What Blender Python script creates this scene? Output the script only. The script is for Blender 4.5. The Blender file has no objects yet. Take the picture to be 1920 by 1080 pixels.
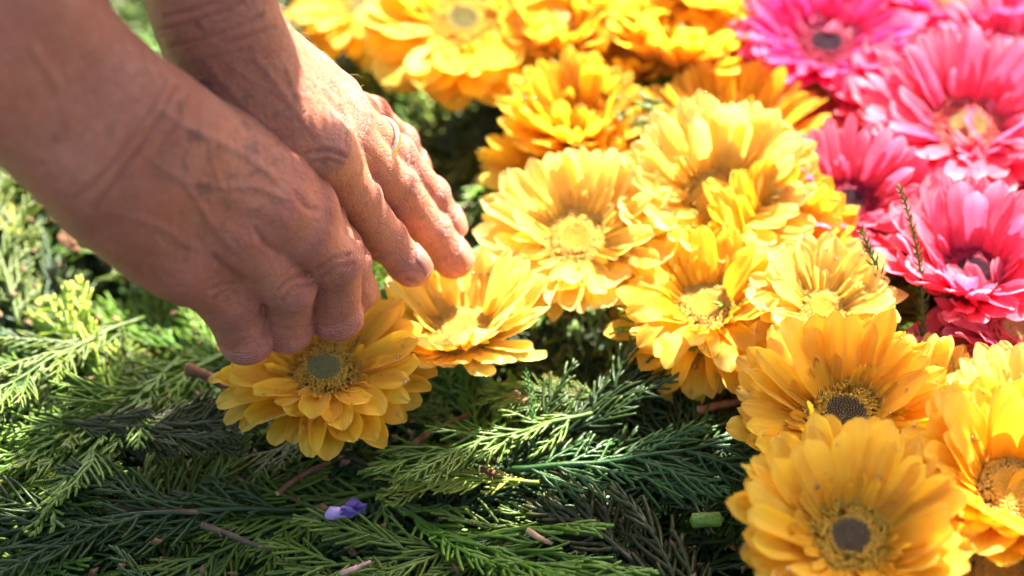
import bpy, math, random
import numpy as np
from mathutils import Vector, Matrix, Euler, Quaternion
DEBUG = False

# ------------------------------------------------------------------ camera, sky, sun
SC = bpy.context.scene
COL = SC.collection
ELEV = math.radians(42.0)
DIST = 1.03
FOCAL = 85.0
FSTOP = 4.8
SUN_ELEV = math.radians(48.0)
SUN_AZ = math.radians(28.0)            # from +Y (away from the camera) towards +X
SUN_DIR = Vector((math.cos(SUN_ELEV) * math.sin(SUN_AZ), math.cos(SUN_ELEV) * math.cos(SUN_AZ), math.sin(SUN_ELEV)))

cam_d = bpy.data.cameras.new('camera')
cam = bpy.data.objects.new('camera', cam_d)
COL.objects.link(cam)
SC.camera = cam
CAM = Vector((0, -DIST * math.cos(ELEV), DIST * math.sin(ELEV)))
cam.location = CAM
cam.rotation_euler = (math.pi / 2 - ELEV, 0, 0)
cam_d.lens = FOCAL
cam_d.sensor_width = 36
cam_d.clip_start = 0.02
cam_d.clip_end = 500
cam_d.dof.use_dof = True
cam_d.dof.focus_distance = 0.92
cam_d.dof.aperture_fstop = FSTOP

world = bpy.data.worlds.new('World')
SC.world = world
world.use_nodes = True
wn = world.node_tree.nodes
wn.clear()
wo = wn.new('ShaderNodeOutputWorld')
wb = wn.new('ShaderNodeBackground')
ws = wn.new('ShaderNodeTexSky')
ws.sky_type = 'NISHITA'
ws.sun_disc = False
ws.sun_elevation = SUN_ELEV
ws.sun_rotation = SUN_AZ
ws.air_density = 0.8
ws.dust_density = 4.0
ws.ozone_density = 0.6
wb.inputs['Strength'].default_value = 0.09
world.node_tree.links.new(ws.outputs[0], wb.inputs[0])
world.node_tree.links.new(wb.outputs[0], wo.inputs[0])

sun_d = bpy.data.lights.new('sun', 'SUN')
sun_d.energy = 5.0
sun_d.angle = math.radians(0.53)
sun_d.color = (1.0, 0.95, 0.86)
sun = bpy.data.objects.new('sun', sun_d)
COL.objects.link(sun)
sun.rotation_euler = SUN_DIR.to_track_quat('Z', 'Y').to_euler()
sun.location = SUN_DIR * 5

SC.view_settings.view_transform = 'Standard'
SC.view_settings.look = 'None'
SC.view_settings.exposure = 2.5
SC.view_settings.gamma = 1.0
SC.view_settings.use_curve_mapping = False
SC.render.engine = 'CYCLES'
SC.cycles.use_denoising = True
SC.cycles.max_bounces = 8
SC.cycles.transparent_max_bounces = 6
SC.cycles.transmission_bounces = 4
SC.cycles.diffuse_bounces = 4
SC.cycles.caustics_reflective = False
SC.cycles.caustics_refractive = False
SC.cycles.sample_clamp_indirect = 6.0

# ------------------------------------------------------------------ helpers
RT = Vector((1, 0, 0))
FW = Vector((0, math.cos(ELEV), -math.sin(ELEV)))
UP = Vector((0, math.sin(ELEV), math.cos(ELEV)))
SCL = 36.0 / FOCAL / 1920.0

def ray(px, py):
    return FW + RT * ((px - 960) * SCL) + UP * ((540 - py) * SCL)

def at(px, py, z=0.0):
    """where the line of sight through a picture point meets the level z"""
    d = ray(px, py)
    return CAM + d * ((z - CAM.z) / d.z)

def reach(px, py, prev, length, side=-1):
    """the joint on a line of sight that lies one bone length from the previous joint"""
    d = ray(px, py).normalized()
    oc = CAM - prev
    b = oc.dot(d)
    c = oc.dot(oc) - length * length
    disc = b * b - c
    t = -b + side * math.sqrt(max(disc, 0.0))
    return CAM + d * t

def deep(px, py, depth):
    return CAM + ray(px, py) * depth

def tag(o, label=None, cat=None, group=None, kind=None):
    if label: o['label'] = label
    if cat: o['category'] = cat
    if group: o['group'] = group
    if kind: o['kind'] = kind
    return o

def empty(name, loc=(0, 0, 0), parent=None):
    o = bpy.data.objects.new(name, None)
    o.empty_display_size = 0.02
    o.location = loc
    COL.objects.link(o)
    if parent: o.parent = parent
    return o

def mesh_np(name, verts, faces, smooth=True):
    """verts (n,3); faces list of tuples or an (m,4)/(m,3) array"""
    me = bpy.data.meshes.new(name)
    if isinstance(faces, np.ndarray):
        n, k = faces.shape
        me.vertices.add(len(verts))
        me.vertices.foreach_set('co', np.asarray(verts, dtype=np.float32).ravel())
        me.loops.add(n * k)
        me.loops.foreach_set('vertex_index', faces.astype(np.int32).ravel())
        me.polygons.add(n)
        me.polygons.foreach_set('loop_start', (np.arange(n) * k).astype(np.int32))
        me.update(calc_edges=True)
        me.validate()
    else:
        me.from_pydata([tuple(v) for v in verts], [], [tuple(f) for f in faces])
    me.polygons.foreach_set('use_smooth', np.full(len(me.polygons), smooth))
    me.update()
    return me

def link(name, me, mat=None, parent=None):
    if mat is not None and len(me.materials) == 0:
        me.materials.append(mat)
    o = bpy.data.objects.new(name, me)
    COL.objects.link(o)
    if parent: o.parent = parent
    return o

class MB:
    """collects vertices and faces"""
    def __init__(s):
        s.v = []; s.f = []; s.n = 0
    def add(s, v, f):
        v = np.asarray(v, dtype=float)
        f = np.asarray(f, dtype=int)
        s.v.append(v); s.f.append(f + s.n); s.n += len(v)
    def tube(s, pts, radii, sides=5, cap=True, ell=1.0):
        pts = np.asarray(pts, dtype=float)
        n = len(pts)
        radii = np.asarray(radii, dtype=float) * np.ones(n)
        tan = np.gradient(pts, axis=0) if n > 1 else np.array([[0, 0, 1.]])
        tan /= np.maximum(np.linalg.norm(tan, axis=1, keepdims=True), 1e-9)
        ref = np.array([0, 0, 1.0]) if abs(tan[0][2]) < 0.9 else np.array([1.0, 0, 0])
        a = np.cross(tan, ref); a /= np.maximum(np.linalg.norm(a, axis=1, keepdims=True), 1e-9)
        b = np.cross(a, tan)
        ang = np.linspace(0, 2 * math.pi, sides, endpoint=False)
        ring = (a[:, None, :] * np.cos(ang)[None, :, None] + b[:, None, :] * np.sin(ang)[None, :, None] * ell)
        v = (pts[:, None, :] + ring * radii[:, None, None]).reshape(-1, 3)
        i = np.arange(n - 1)[:, None] * sides
        j = np.arange(sides)[None, :]
        k = (np.arange(sides)[None, :] + 1) % sides
        f = np.stack([i + j, i + k, i + sides + k, i + sides + j], axis=-1).reshape(-1, 4)
        if cap:
            c0 = len(v); v = np.vstack([v, pts[0] - tan[0] * radii[0] * .4, pts[-1] + tan[-1] * radii[-1] * .6])
            jj = np.arange(sides); kk = (jj + 1) % sides
            f0 = np.stack([kk, jj, np.full(sides, c0), np.full(sides, c0)], axis=-1)
            e = (n - 1) * sides
            f1 = np.stack([e + jj, e + kk, np.full(sides, c0 + 1), np.full(sides, c0 + 1)], axis=-1)
            f = np.vstack([f, f0, f1])
        s.add(v, f)
    def mesh(s, name, smooth=True):
        v = np.vstack(s.v); f = np.vstack(s.f)
        tri = f[:, 2] == f[:, 3]
        me = bpy.data.meshes.new(name)
        me.vertices.add(len(v)); me.vertices.foreach_set('co', v.astype(np.float32).ravel())
        q = f[~tri]; t = f[tri][:, :3]
        loops = np.concatenate([q.ravel(), t.ravel()]).astype(np.int32)
        starts = np.concatenate([np.arange(len(q)) * 4, len(q) * 4 + np.arange(len(t)) * 3]).astype(np.int32)
        me.loops.add(len(loops)); me.loops.foreach_set('vertex_index', loops)
        me.polygons.add(len(starts)); me.polygons.foreach_set('loop_start', starts)
        me.update(calc_edges=True)
        me.polygons.foreach_set('use_smooth', np.full(len(me.polygons), smooth))
        me.update()
        return me

# ------------------------------------------------------------------ materials
def new_mat(name):
    m = bpy.data.materials.new(name)
    m.use_nodes = True
    nt = m.node_tree
    nt.nodes.clear()
    out = nt.nodes.new('ShaderNodeOutputMaterial')
    return m, nt, out

class NT:
    def __init__(s, nt): s.nt = nt
    def n(s, kind, **kw):
        nd = s.nt.nodes.new('ShaderNode' + kind)
        for k, v in kw.items():
            if k.startswith('in_'):
                key = k[3:].replace('_', ' ')
                nd.inputs[key].default_value = v
            else:
                setattr(nd, k, v)
        return nd
    def l(s, a, b): s.nt.links.new(a, b)
    def math(s, op, a, b=None, c=None, clamp=False):
        nd = s.nt.nodes.new('ShaderNodeMath'); nd.operation = op; nd.use_clamp = clamp
        for i, x in enumerate((a, b, c)):
            if x is None: continue
            if isinstance(x, (int, float)): nd.inputs[i].default_value = x
            else: s.l(x, nd.inputs[i])
        return nd.outputs[0]
    def mix(s, fac, a, b, blend='MIX'):
        nd = s.nt.nodes.new('ShaderNodeMix'); nd.data_type = 'RGBA'; nd.blend_type = blend
        for sock, x in ((nd.inputs[0], fac), (nd.inputs[6], a), (nd.inputs[7], b)):
            if isinstance(x, (int, float)): sock.default_value = x
            elif isinstance(x, tuple): sock.default_value = (*x, 1) if len(x) == 3 else x
            else: s.l(x, sock)
        return nd.outputs[2]
    def ramp(s, fac, stops, interp='LINEAR'):
        nd = s.nt.nodes.new('ShaderNodeValToRGB')
        nd.color_ramp.interpolation = interp
        cr = nd.color_ramp
        while len(cr.elements) < len(stops): cr.elements.new(0.5)
        for e, (p, c) in zip(cr.elements, stops):
            e.position = p
            e.color = (c, c, c, 1) if isinstance(c, (int, float)) else (*c, 1)
        s.l(fac, nd.inputs[0])
        return nd.outputs[0]
    def noise(s, vec, scale, detail=3, rough=0.5, dist=0.0, out=0):
        nd = s.nt.nodes.new('ShaderNodeTexNoise')
        nd.inputs['Scale'].default_value = scale
        nd.inputs['Detail'].default_value = detail
        nd.inputs['Roughness'].default_value = rough
        nd.inputs['Distortion'].default_value = dist
        if vec is not None: s.l(vec, nd.inputs['Vector'])
        return nd.outputs[out]

# ------------------------------------------------------------------ skin and the two arms
def skin_material():
    m, nt, out = new_mat('weathered_skin')
    N = NT(nt)
    co = N.n('TexCoord').outputs['Object']
    b = N.n('BsdfPrincipled')
    big = N.noise(co, 28, 4, 0.6)
    mid = N.noise(co, 95, 4, 0.65)
    spots = N.noise(co, 75, 2, 0.5, 0.6)
    base = N.mix(N.ramp(big, [(0.35, 0.0), (0.65, 1.0)]), (0.41, 0.130, 0.066), (0.51, 0.195, 0.110))
    base = N.mix(N.math('MULTIPLY', N.ramp(mid, [(0.45, 0.0), (0.7, 1.0)]), 0.45), base, (0.45, 0.125, 0.075))
    sp = N.math('MULTIPLY', N.ramp(spots, [(0.62, 0.0), (0.70, 1.0)]), N.ramp(big, [(0.45, 0.0), (0.6, 0.75)]))
    att_s = N.n('Attribute', attribute_name='spots').outputs['Fac']
    base = N.mix(N.math('MULTIPLY', sp, att_s), base, (0.15, 0.055, 0.04))
    red = N.n('Attribute', attribute_name='redness').outputs['Fac']
    base = N.mix(N.math('MULTIPLY', red, 0.75), base, (0.52, 0.155, 0.105))
    vein = N.n('Attribute', attribute_name='vein').outputs['Fac']
    base = N.mix(N.math('MULTIPLY', vein, 0.28), base, (0.22, 0.10, 0.09))
    base = N.mix(N.math('MULTIPLY', N.n('Attribute', attribute_name='mark').outputs['Fac'], N.ramp(mid, [(0.3, 0.45), (0.6, 0.95)])), base, (0.15, 0.062, 0.05))
    base = N.mix(N.math('MULTIPLY', N.n('Attribute', attribute_name='line').outputs['Fac'], 0.4), base, (0.22, 0.06, 0.035))
    N.l(base, b.inputs['Base Color'])
    b.inputs['Subsurface Weight'].default_value = 0.7
    b.inputs['Subsurface Radius'].default_value = (1.0, 0.32, 0.16)
    b.inputs['Subsurface Scale'].default_value = 0.0035
    b.inputs['Roughness'].default_value = 0.47
    b.inputs['Specular IOR Level'].default_value = 0.5
    # relief: joint folds, net of fine lines, pores
    u = N.n('Attribute', attribute_name='fold_u').outputs['Fac']
    w = N.n('Attribute', attribute_name='fold_w').outputs['Fac']
    wob = N.noise(co, 190, 3, 0.6)
    wob2 = N.noise(co, 60, 2, 0.5)
    ph = N.math('ADD', N.math('MULTIPLY', u, 2.6), N.math('ADD', N.math('MULTIPLY', wob, 7.0), N.math('MULTIPLY', wob2, 9.0)))
    s1 = N.math('ABSOLUTE', N.math('SINE', ph))
    s1 = N.math('POWER', s1, 0.45)
    amp = N.math('MULTIPLY', w, N.ramp(N.noise(co, 260, 2), [(0.25, 0.45), (0.65, 1.0)]))
    folds = N.math('MULTIPLY', s1, amp)
    mp = N.n('Mapping'); N.l(co, mp.inputs[0])
    wv = N.n('TexVoronoi', feature='DISTANCE_TO_EDGE', in_Scale=640.0)
    dv = N.n('VectorMath', operation='ADD'); N.l(co, dv.inputs[0])
    ds = N.n('VectorMath', operation='SCALE'); ds.inputs['Scale'].default_value = 0.0035
    N.l(N.noise(co, 240, 3, 0.6, 0, 1), ds.inputs[0]); N.l(ds.outputs[0], dv.inputs[1])
    mp2 = N.n('Mapping'); mp2.inputs['Scale'].default_value = (1.5, 0.8, 1.1); mp2.inputs['Rotation'].default_value = (0.3, 0.5, 0.7)
    N.l(dv.outputs[0], mp2.inputs[0]); N.l(mp2.outputs[0], wv.inputs['Vector'])
    net = N.ramp(wv.outputs[0], [(0.0, 0.0), (0.12, 1.0)])
    wv2 = N.n('TexVoronoi', feature='DISTANCE_TO_EDGE', in_Scale=170.0)
    mp3 = N.n('Mapping'); mp3.inputs['Scale'].default_value = (0.7, 1.7, 1.0); mp3.inputs['Rotation'].default_value = (0.9, 0.2, 0.9)
    N.l(dv.outputs[0], mp3.inputs[0]); N.l(mp3.outputs[0], wv2.inputs['Vector'])
    net2 = N.ramp(wv2.outputs[0], [(0.0, 0.0), (0.07, 1.0)])
    fine = N.noise(co, 900, 3, 0.6)
    lump = N.noise(co, 140, 3, 0.55)
    h = N.math('ADD', N.math('MULTIPLY', folds, 1.6),
        N.math('ADD', N.math('MULTIPLY', net, 0.2), N.math('ADD', N.math('MULTIPLY', net2, 0.35),
        N.math('ADD', N.math('MULTIPLY', fine, 0.25), N.math('MULTIPLY', lump, 0.7)))))
    bp = N.n('Bump'); bp.inputs['Strength'].default_value = 1.0; bp.inputs['Distance'].default_value = 0.0010
    N.l(h, bp.inputs['Height']); N.l(bp.outputs[0], b.inputs['Normal'])
    dk = N.math('MULTIPLY', N.math('SUBTRACT', 1.0, s1), amp)
    base = N.mix(N.math('MULTIPLY', N.math('SUBTRACT', 1.0, net2), 0.22), base, (0.20, 0.06, 0.04))
    base2 = N.mix(N.math('MULTIPLY', dk, 0.5), base, (0.17, 0.05, 0.03))
    N.l(base2, b.inputs['Base Color'])
    rg = N.math('ADD', 0.36, N.math('MULTIPLY', lump, 0.25)); N.l(rg, b.inputs['Roughness'])
    N.l(b.outputs[0], out.inputs[0])
    return m

def smin(a, b, k):
    h = np.maximum(k - np.abs(a - b), 0.0) / k
    return np.minimum(a, b) - h * h * k * 0.25

def cone_d(p, a, b, r1, r2):
    ab = b - a
    L2 = max(float(ab @ ab), 1e-12)
    t = np.clip(((p - a) @ ab) / L2, 0, 1)
    d = p - (a + t[..., None] * ab)
    return np.sqrt(np.einsum('...i,...i->...', d, d)) - (r1 + (r2 - r1) * t)

class Field:
    def __init__(s, lo, hi, h):
        s.lo = np.array(lo); s.h = h
        s.n = np.ceil((np.array(hi) - s.lo) / h).astype(int) + 1
    def blank(s): return np.full(s.n, 1.0, dtype=np.float32)
    def add(s, F, a, b, r1, r2, k):
        a = np.array(a, float); b = np.array(b, float)
        m = max(r1, r2) + k + 3 * s.h
        i0 = np.clip(((np.minimum(a, b) - m - s.lo) / s.h).astype(int), 0, s.n - 1)
        i1 = np.clip(((np.maximum(a, b) + m - s.lo) / s.h).astype(int) + 2, 0, s.n)
        if np.any(i1 <= i0): return
        g = np.stack(np.meshgrid(*[s.lo[c] + np.arange(i0[c], i1[c]) * s.h for c in range(3)], indexing='ij'), axis=-1)
        d = cone_d(g, a, b, r1, r2).astype(np.float32)
        sl = tuple(slice(i0[c], i1[c]) for c in range(3))
        F[sl] = smin(F[sl], d, k)

def surface_nets(F, lo, h):
    S = F < 0
    cnt = np.zeros(tuple(x - 1 for x in F.shape), np.uint8)
    for dx in (0, 1):
        for dy in (0, 1):
            for dz in (0, 1):
                cnt += S[dx:F.shape[0] - 1 + dx, dy:F.shape[1] - 1 + dy, dz:F.shape[2] - 1 + dz]
    act = (cnt > 0) & (cnt < 8)
    ijk = np.argwhere(act)
    idx = np.full(act.shape, -1, np.int32)
    idx[act] = np.arange(len(ijk))
    corner = np.array([(x, y, z) for x in (0, 1) for y in (0, 1) for z in (0, 1)])
    vals = np.stack([F[ijk[:, 0] + c[0], ijk[:, 1] + c[1], ijk[:, 2] + c[2]] for c in corner], 1)
    acc = np.zeros((len(ijk), 3)); num = np.zeros(len(ijk))
    for p in range(8):
        for q in range(p + 1, 8):
            if np.abs(corner[p] - corner[q]).sum() != 1: continue
            va, vb = vals[:, p], vals[:, q]
            x = (va < 0) != (vb < 0)
            t = np.where(x, va / np.where(x, va - vb, 1), 0)
            pt = corner[p] + t[:, None] * (corner[q] - corner[p])
            acc += pt * x[:, None]; num += x
    v = lo + (ijk + acc / num[:, None]) * h
    quads = []
    for ax in range(3):
        o = [(1, 2), (2, 0), (0, 1)][ax]
        sl0 = [slice(1, -1)] * 3; sl0[ax] = slice(0, -1)
        sl1 = [slice(1, -1)] * 3; sl1[ax] = slice(1, None)
        A = S[tuple(sl0)]; B = S[tuple(sl1)]
        e = np.argwhere(A != B)
        flip = A[tuple(e.T)]
        base = e.copy(); base[:, o[0]] += 1; base[:, o[1]] += 1
        def cell(d0, d1):
            c = base.copy(); c[:, o[0]] -= d0; c[:, o[1]] -= d1
            return idx[c[:, 0], c[:, 1], c[:, 2]]
        q = np.stack([cell(1, 1), cell(0, 1), cell(0, 0), cell(1, 0)], 1)
        q[~flip] = q[~flip][:, ::-1]
        quads.append(q)
    q = np.vstack(quads)
    return v, q[(q >= 0).all(1)]

def A3(v): return np.array(v, dtype=float)

def build_hand(spec, h=0.0010):
    """spec: fingers {name: (joints, radii, dorsal)}, palm list of cones, extra list of cones, arm list"""
    allp = [p for f in spec['fingers'] for p in f['j']] + [c for cone in spec['palm'] + spec['arm'] for c in (cone[0], cone[1])]
    allp = np.array([A3(p) for p in allp])
    lo = allp.min(0) - 0.045; hi = allp.max(0) + 0.045
    fld = Field(lo, hi, h)
    F = fld.blank()
    for (a, b, r1, r2, k) in spec['palm']: fld.add(F, a, b, r1, r2, k)
    G = fld.blank()
    for f in spec['fingers']:
        H = fld.blank()
        j, r = [A3(x) for x in f['j']], f['r']
        for i in range(len(j) - 1):
            # each bone: joint swelling, slightly thinner shaft
            fld.add(H, j[i], j[i + 1], r[i] * 0.99, r[i + 1] * 0.99, 0.0012)
        for i in range(1, len(j) - 1):
            d = A3(f['d'][i])
            fld.add(H, j[i] + d * r[i] * 0.04, j[i] + d * r[i] * 0.04 + 1e-5, r[i] * 0.985, r[i] * 0.985, 0.0025)
        # pad of the fingertip, on the palm side
        d = A3(f['d'][0]); ax = j[0] - j[1]; ax /= np.linalg.norm(ax)
        fld.add(H, j[0] - d * r[0] * 0.12 - ax * .004, j[0] - d * r[0] * .1 - ax * .001, r[0] * 0.98, r[0] * 0.90, 0.002)
        G = smin(G, H, 0.0006)
    F = smin(F, G, 0.0050)
    for (a, b, r1, r2, k) in spec['arm']: fld.add(F, a, b, r1, r2, k)
    v, q = surface_nets(F, fld.lo, h)
    return v, q

def normals_of(v, q):
    n = np.zeros_like(v)
    fn = np.cross(v[q[:, 2]] - v[q[:, 0]], v[q[:, 3]] - v[q[:, 1]])
    for k in range(4): np.add.at(n, q[:, k], fn)
    return n / np.maximum(np.linalg.norm(n, axis=1, keepdims=True), 1e-12)

def poly_dist(v, pts):
    best = np.full(len(v), 1e9)
    for a, b in zip(pts[:-1], pts[1:]):
        a = A3(a); b = A3(b); ab = b - a
        t = np.clip(((v - a) @ ab) / (ab @ ab), 0, 1)
        d = np.linalg.norm(v - (a + t[:, None] * ab), axis=1)
        best = np.minimum(best, d)
    return best

def smooth01(x, a, b):
    t = np.clip((x - a) / (b - a), 0, 1)
    return t * t * (3 - 2 * t)

SKIN = skin_material()

def nail_material():
    m, nt, out = new_mat('fingernail')
    N = NT(nt)
    co = N.n('TexCoord').outputs['UV']
    b = N.n('BsdfPrincipled')
    sx = N.n('SeparateXYZ'); N.l(co, sx.inputs[0])
    c = N.ramp(sx.outputs[0], [(0.0, (0.56, 0.32, 0.25)), (0.12, (0.50, 0.20, 0.14)), (0.90, (0.50, 0.20, 0.145)), (0.97, (0.60, 0.42, 0.32))])
    N.l(c, b.inputs['Base Color'])
    b.inputs['Roughness'].default_value = 0.28
    b.inputs['Subsurface Weight'].default_value = 0.3
    b.inputs['Subsurface Scale'].default_value = 0.001
    w = N.n('TexWave', in_Scale=9.0, in_Distortion=1.0); w.bands_direction = 'Y'
    N.l(co, w.inputs[0])
    bp = N.n('Bump'); bp.inputs['Strength'].default_value = 0.25; bp.inputs['Distance'].default_value = 0.0002
    N.l(w.outputs['Fac'], bp.inputs['Height']); N.l(bp.outputs[0], b.inputs['Normal'])
    N.l(b.outputs[0], out.inputs[0])
    return m
NAIL = nail_material()

def make_nail(tip, dip, dorsal, r, parent, width=1.0):
    """curved plate on the back of a fingertip"""
    ax = (tip - dip).normalized()
    d = (dorsal - ax * dorsal.dot(ax)).normalized()
    s = ax.cross(d)
    nu, nv = 12, 11
    L = r * 1.35
    verts = []; uvs = []
    for layer in (0, 1):
        for i in range(nu):
            for j in range(nv):
                u = i / (nu - 1); t = -1 + 2 * j / (nv - 1)
                # rounded base and free edge
                along = -0.78 * r + L * (u + (0.13 * (1 - t * t) - .10) * (u - 0.5) * 2)
                ang = t * 0.86 * width
                rr = r * 1.0 + 0.0006
                lift = r * (0.02 + 0.02 * u) - (0.0007 if layer else 0)
                drop = r * 0.24 * (u ** 2.6)
                p = tip + ax * (along + r * .02) + (s * math.sin(ang) + d * math.cos(ang)) * (rr + lift) - d * (drop + r * 0.02)
                verts.append(p); uvs.append((u, j / (nv - 1)))
    faces = []
    o = nu * nv
    for i in range(nu - 1):
        for j in range(nv - 1):
            a = i * nv + j
            faces.append((a, a + 1, a + nv + 1, a + nv))
            faces.append((o + a, o + a + nv, o + a + nv + 1, o + a + 1))
    def rim(a, b): faces.append((a, b, b + o, a + o))
    for j in range(nv - 1): rim(j + 1, j); rim((nu - 1) * nv + j, (nu - 1) * nv + j + 1)
    for i in range(nu - 1): rim(i * nv, (i + 1) * nv); rim((i + 1) * nv + nv - 1, i * nv + nv - 1)
    me = mesh_np('fingernail', verts, faces)
    uvl = me.uv_layers.new(name='UVMap')
    for lp in me.loops: uvl.data[lp.index].uv = uvs[lp.vertex_index]
    return link('fingernail', me, NAIL, parent)

def hand_mesh(name, spec, parent):
    v, q = build_hand(spec)
    n = normals_of(v, q)
    disp = np.zeros(len(v)); red = np.zeros(len(v)); vein = np.zeros(len(v))
    fu = np.zeros(len(v)); fw = np.zeros(len(v)); line = np.zeros(len(v)); mark = np.zeros(len(v))
    for f in spec['fingers']:
        j = [A3(x) for x in f['j']]; r = f['r']
        for i in range(1, len(j)):
            prox = j[i + 1] if i + 1 < len(j) else A3(spec['wrist'])
            ax = (j[i - 1] - prox); ax /= np.linalg.norm(ax)
            d = A3(f['d'][i]); d = d - ax * (d @ ax); d /= np.linalg.norm(d)
            rel = v - j[i]
            u = rel @ ax * 1000
            rad = rel - (rel @ ax)[:, None] * ax
            rd = np.linalg.norm(rad, axis=1)
            cosd = (rad @ d) / np.maximum(rd, 1e-6)
            near = 1 - smooth01(rd, r[i] * 1.35, r[i] * 1.8)
            wid = (0, 4.6, 7.0, 7.5)[min(i, 3)] if len(j) == 4 else 6.0
            w = np.exp(-(u / wid) ** 2) * smooth01(cosd, -0.15, 0.55) * near
            if i == 3: w *= 0.35
            upd = w > fw
            fu[upd] = u[upd]; fw[upd] = w[upd]
            red = np.maximum(red, np.exp(-(u / 10) ** 2) * near * smooth01(cosd, -0.2, 0.7) * (0.8 if i < 3 else 0.5))
            # creased cushions over the joint: two folds either side of a pad
            if i < 3:
                pad = np.exp(-(u / 4.0) ** 2) - 0.25 * np.exp(-((np.abs(u) - 6.5) / 1.8) ** 2)
                disp += 0.00035 * pad * smooth01(cosd, 0.0, 0.7) * near
                disp -= 0.0006 * np.exp(-(u / 1.2) ** 2) * smooth01(-cosd, 0.2, 0.7) * near
        ax = j[0] - j[1]; ax /= np.linalg.norm(ax)
        red = np.maximum(red, (1 - smooth01(np.linalg.norm(v - j[0], axis=1), r[0] * 1.0, r[0] * 2.4)) * 0.4)
    for (pts, wd, amp) in spec.get('ridges', []):
        dd = poly_dist(v, pts)
        disp += amp * np.exp(-(dd / wd) ** 2)
    for (pts, wd, amp) in spec.get('veins', []):
        dd = poly_dist(v, pts)
        g = np.exp(-(dd / wd) ** 2)
        disp += amp * g
        vein = np.maximum(vein, g)
    for (c, ax, wd, lo, hi, amp) in spec.get('bands', []):
        c = A3(c); ax = A3(ax); ax /= np.linalg.norm(ax)
        rel = v - c
        u = rel @ ax * 1000
        lim = (np.linalg.norm(rel, axis=1) < 0.075)
        w = np.exp(-(u / wd) ** 2) * lim * amp
        upd = w > fw
        fu[upd] = u[upd]; fw[upd] = w[upd]
    # folds, veins and spots drawn on the side that faces the viewer
    rel = v - A3(CAM)
    dz = rel @ A3(FW)
    vx = 960 + rel[:, 0] / dz / SCL; vy = 540 - (rel @ A3(UP)) / dz / SCL
    face = smooth01(-(np.einsum('ij,ij->i', n, rel) / np.linalg.norm(rel, axis=1)), 0.02, 0.3)
    P2 = np.stack([vx, vy, np.zeros(len(v))], 1)
    for (pts, wd, amp, isvein) in spec.get('drawn', []):
        dd = poly_dist(P2, [(a_, b_, 0) for a_, b_ in pts])
        g = np.exp(-(dd / wd) ** 2) * face
        if amp < 0: g = g - 0.45 * np.exp(-((dd - wd * 2.0) / wd) ** 2) * face
        disp += amp * g
        if isvein: vein = np.maximum(vein, g * isvein)
        elif amp < 0: line = np.maximum(line, np.exp(-(dd / (wd * .8)) ** 2) * face)
    for (sx_, sy_, sr_, st_) in spec.get('marks', []):
        dd = np.hypot(vx - sx_, (vy - sy_)) + 5 * np.array([nz_ for nz_ in np.sin(vx * .35) + np.cos(vy * .41 + vx * .13)])
        mark = np.maximum(mark, st_ * np.exp(-(np.maximum(dd, 0) / sr_) ** 4) * face)
    # slow unevenness
    from mathutils import noise
    low = np.array([noise.noise(Vector(p) * 70.0) for p in v])
    disp += 0.00045 * low
    v = v + n * disp[:, None]
    me = mesh_np(name, v, q)
    for nm, arr in (('redness', red), ('vein', vein), ('fold_u', fu), ('fold_w', fw), ('line', line), ('mark', mark), ('spots', np.ones(len(v)) * spec.get('spots', 1.0))):
        a = me.attributes.new(nm, 'FLOAT', 'POINT')
        a.data.foreach_set('value', arr.astype(np.float32))
    return v, link(name, me, SKIN, parent)

def chain(tip_px, z, dip, pip, mcp, lens, sides=(-1, -1, -1)):
    t = at(tip_px[0], tip_px[1], z)
    d = reach(dip[0], dip[1], t, lens[0], sides[0])
    p = reach(pip[0], pip[1], d, lens[1], sides[1])
    m = reach(mcp[0], mcp[1], p, lens[2], sides[2])
    return [t, d, p, m]

def lerp(a, b, t): return a + (b - a) * t

def finger(j, r, normal):
    """dorsal directions from the bend of the chain, falling back on the back-of-hand normal"""
    ds = []
    for i in range(4):
        a = j[max(i - 1, 0)]; b = j[min(i + 1, 3)]
        ax = (a - b).normalized()
        nn = normal - ax * normal.dot(ax)
        if 0 < i < 3:
            bend = (j[i] - (a + b) / 2)
            bend = bend - ax * bend.dot(ax)
            nn = nn.normalized() + bend * 120
        ds.append(nn.normalized())
    # the tip follows the bend of the last joint
    ax = (j[0] - j[1]).normalized()
    t = ds[1] - ax * ds[1].dot(ax)
    ds[0] = t.normalized()
    return dict(j=j, r=r, d=ds)

person = empty('person', (0, 0, 0))
tag(person, 'person reaching in from the left with both bare hands to set down a yellow flower', 'person')

# right hand, near the camera: curled fingers lowering the flower
rm = chain((638, 592), 0.052, (629, 590), (625, 492), (507, 388), (0.016, 0.028, 0.046))
rg = chain((546, 615), 0.052, (537, 612), (539, 537), (434, 434), (0.016, 0.026, 0.043))
rp = chain((468, 638), 0.054, (460, 630), (427, 560), (340, 486), (0.015, 0.023, 0.036))
ri = chain((658, 530), 0.058, (649, 496), (594, 414), (512, 332), (0.015, 0.026, 0.044))
rw = deep(232, 280, 0.822)
ra = rw + (deep(-500, -370, 0.715) - rw).normalized() * 0.25
# left hand, behind it: open, fingers hanging down to the right
lm = chain((852, 486), 0.041, (802, 432), (738, 349), (640, 250), (0.018, 0.030, 0.046))
li = chain((774, 502), 0.056, (722, 450), (670, 374), (607, 276), (0.017, 0.027, 0.043))
lg = chain((842, 424), 0.050, (804, 368), (738, 296), (642, 216), (0.017, 0.028, 0.043))
lp = chain((778, 316), 0.058, (748, 268), (694, 220), (622, 190), (0.015, 0.021, 0.034))
lw = deep(410, 72, 0.872)
la = lw + (deep(250, -700, 0.80) - lw).normalized() * 0.25

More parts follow.
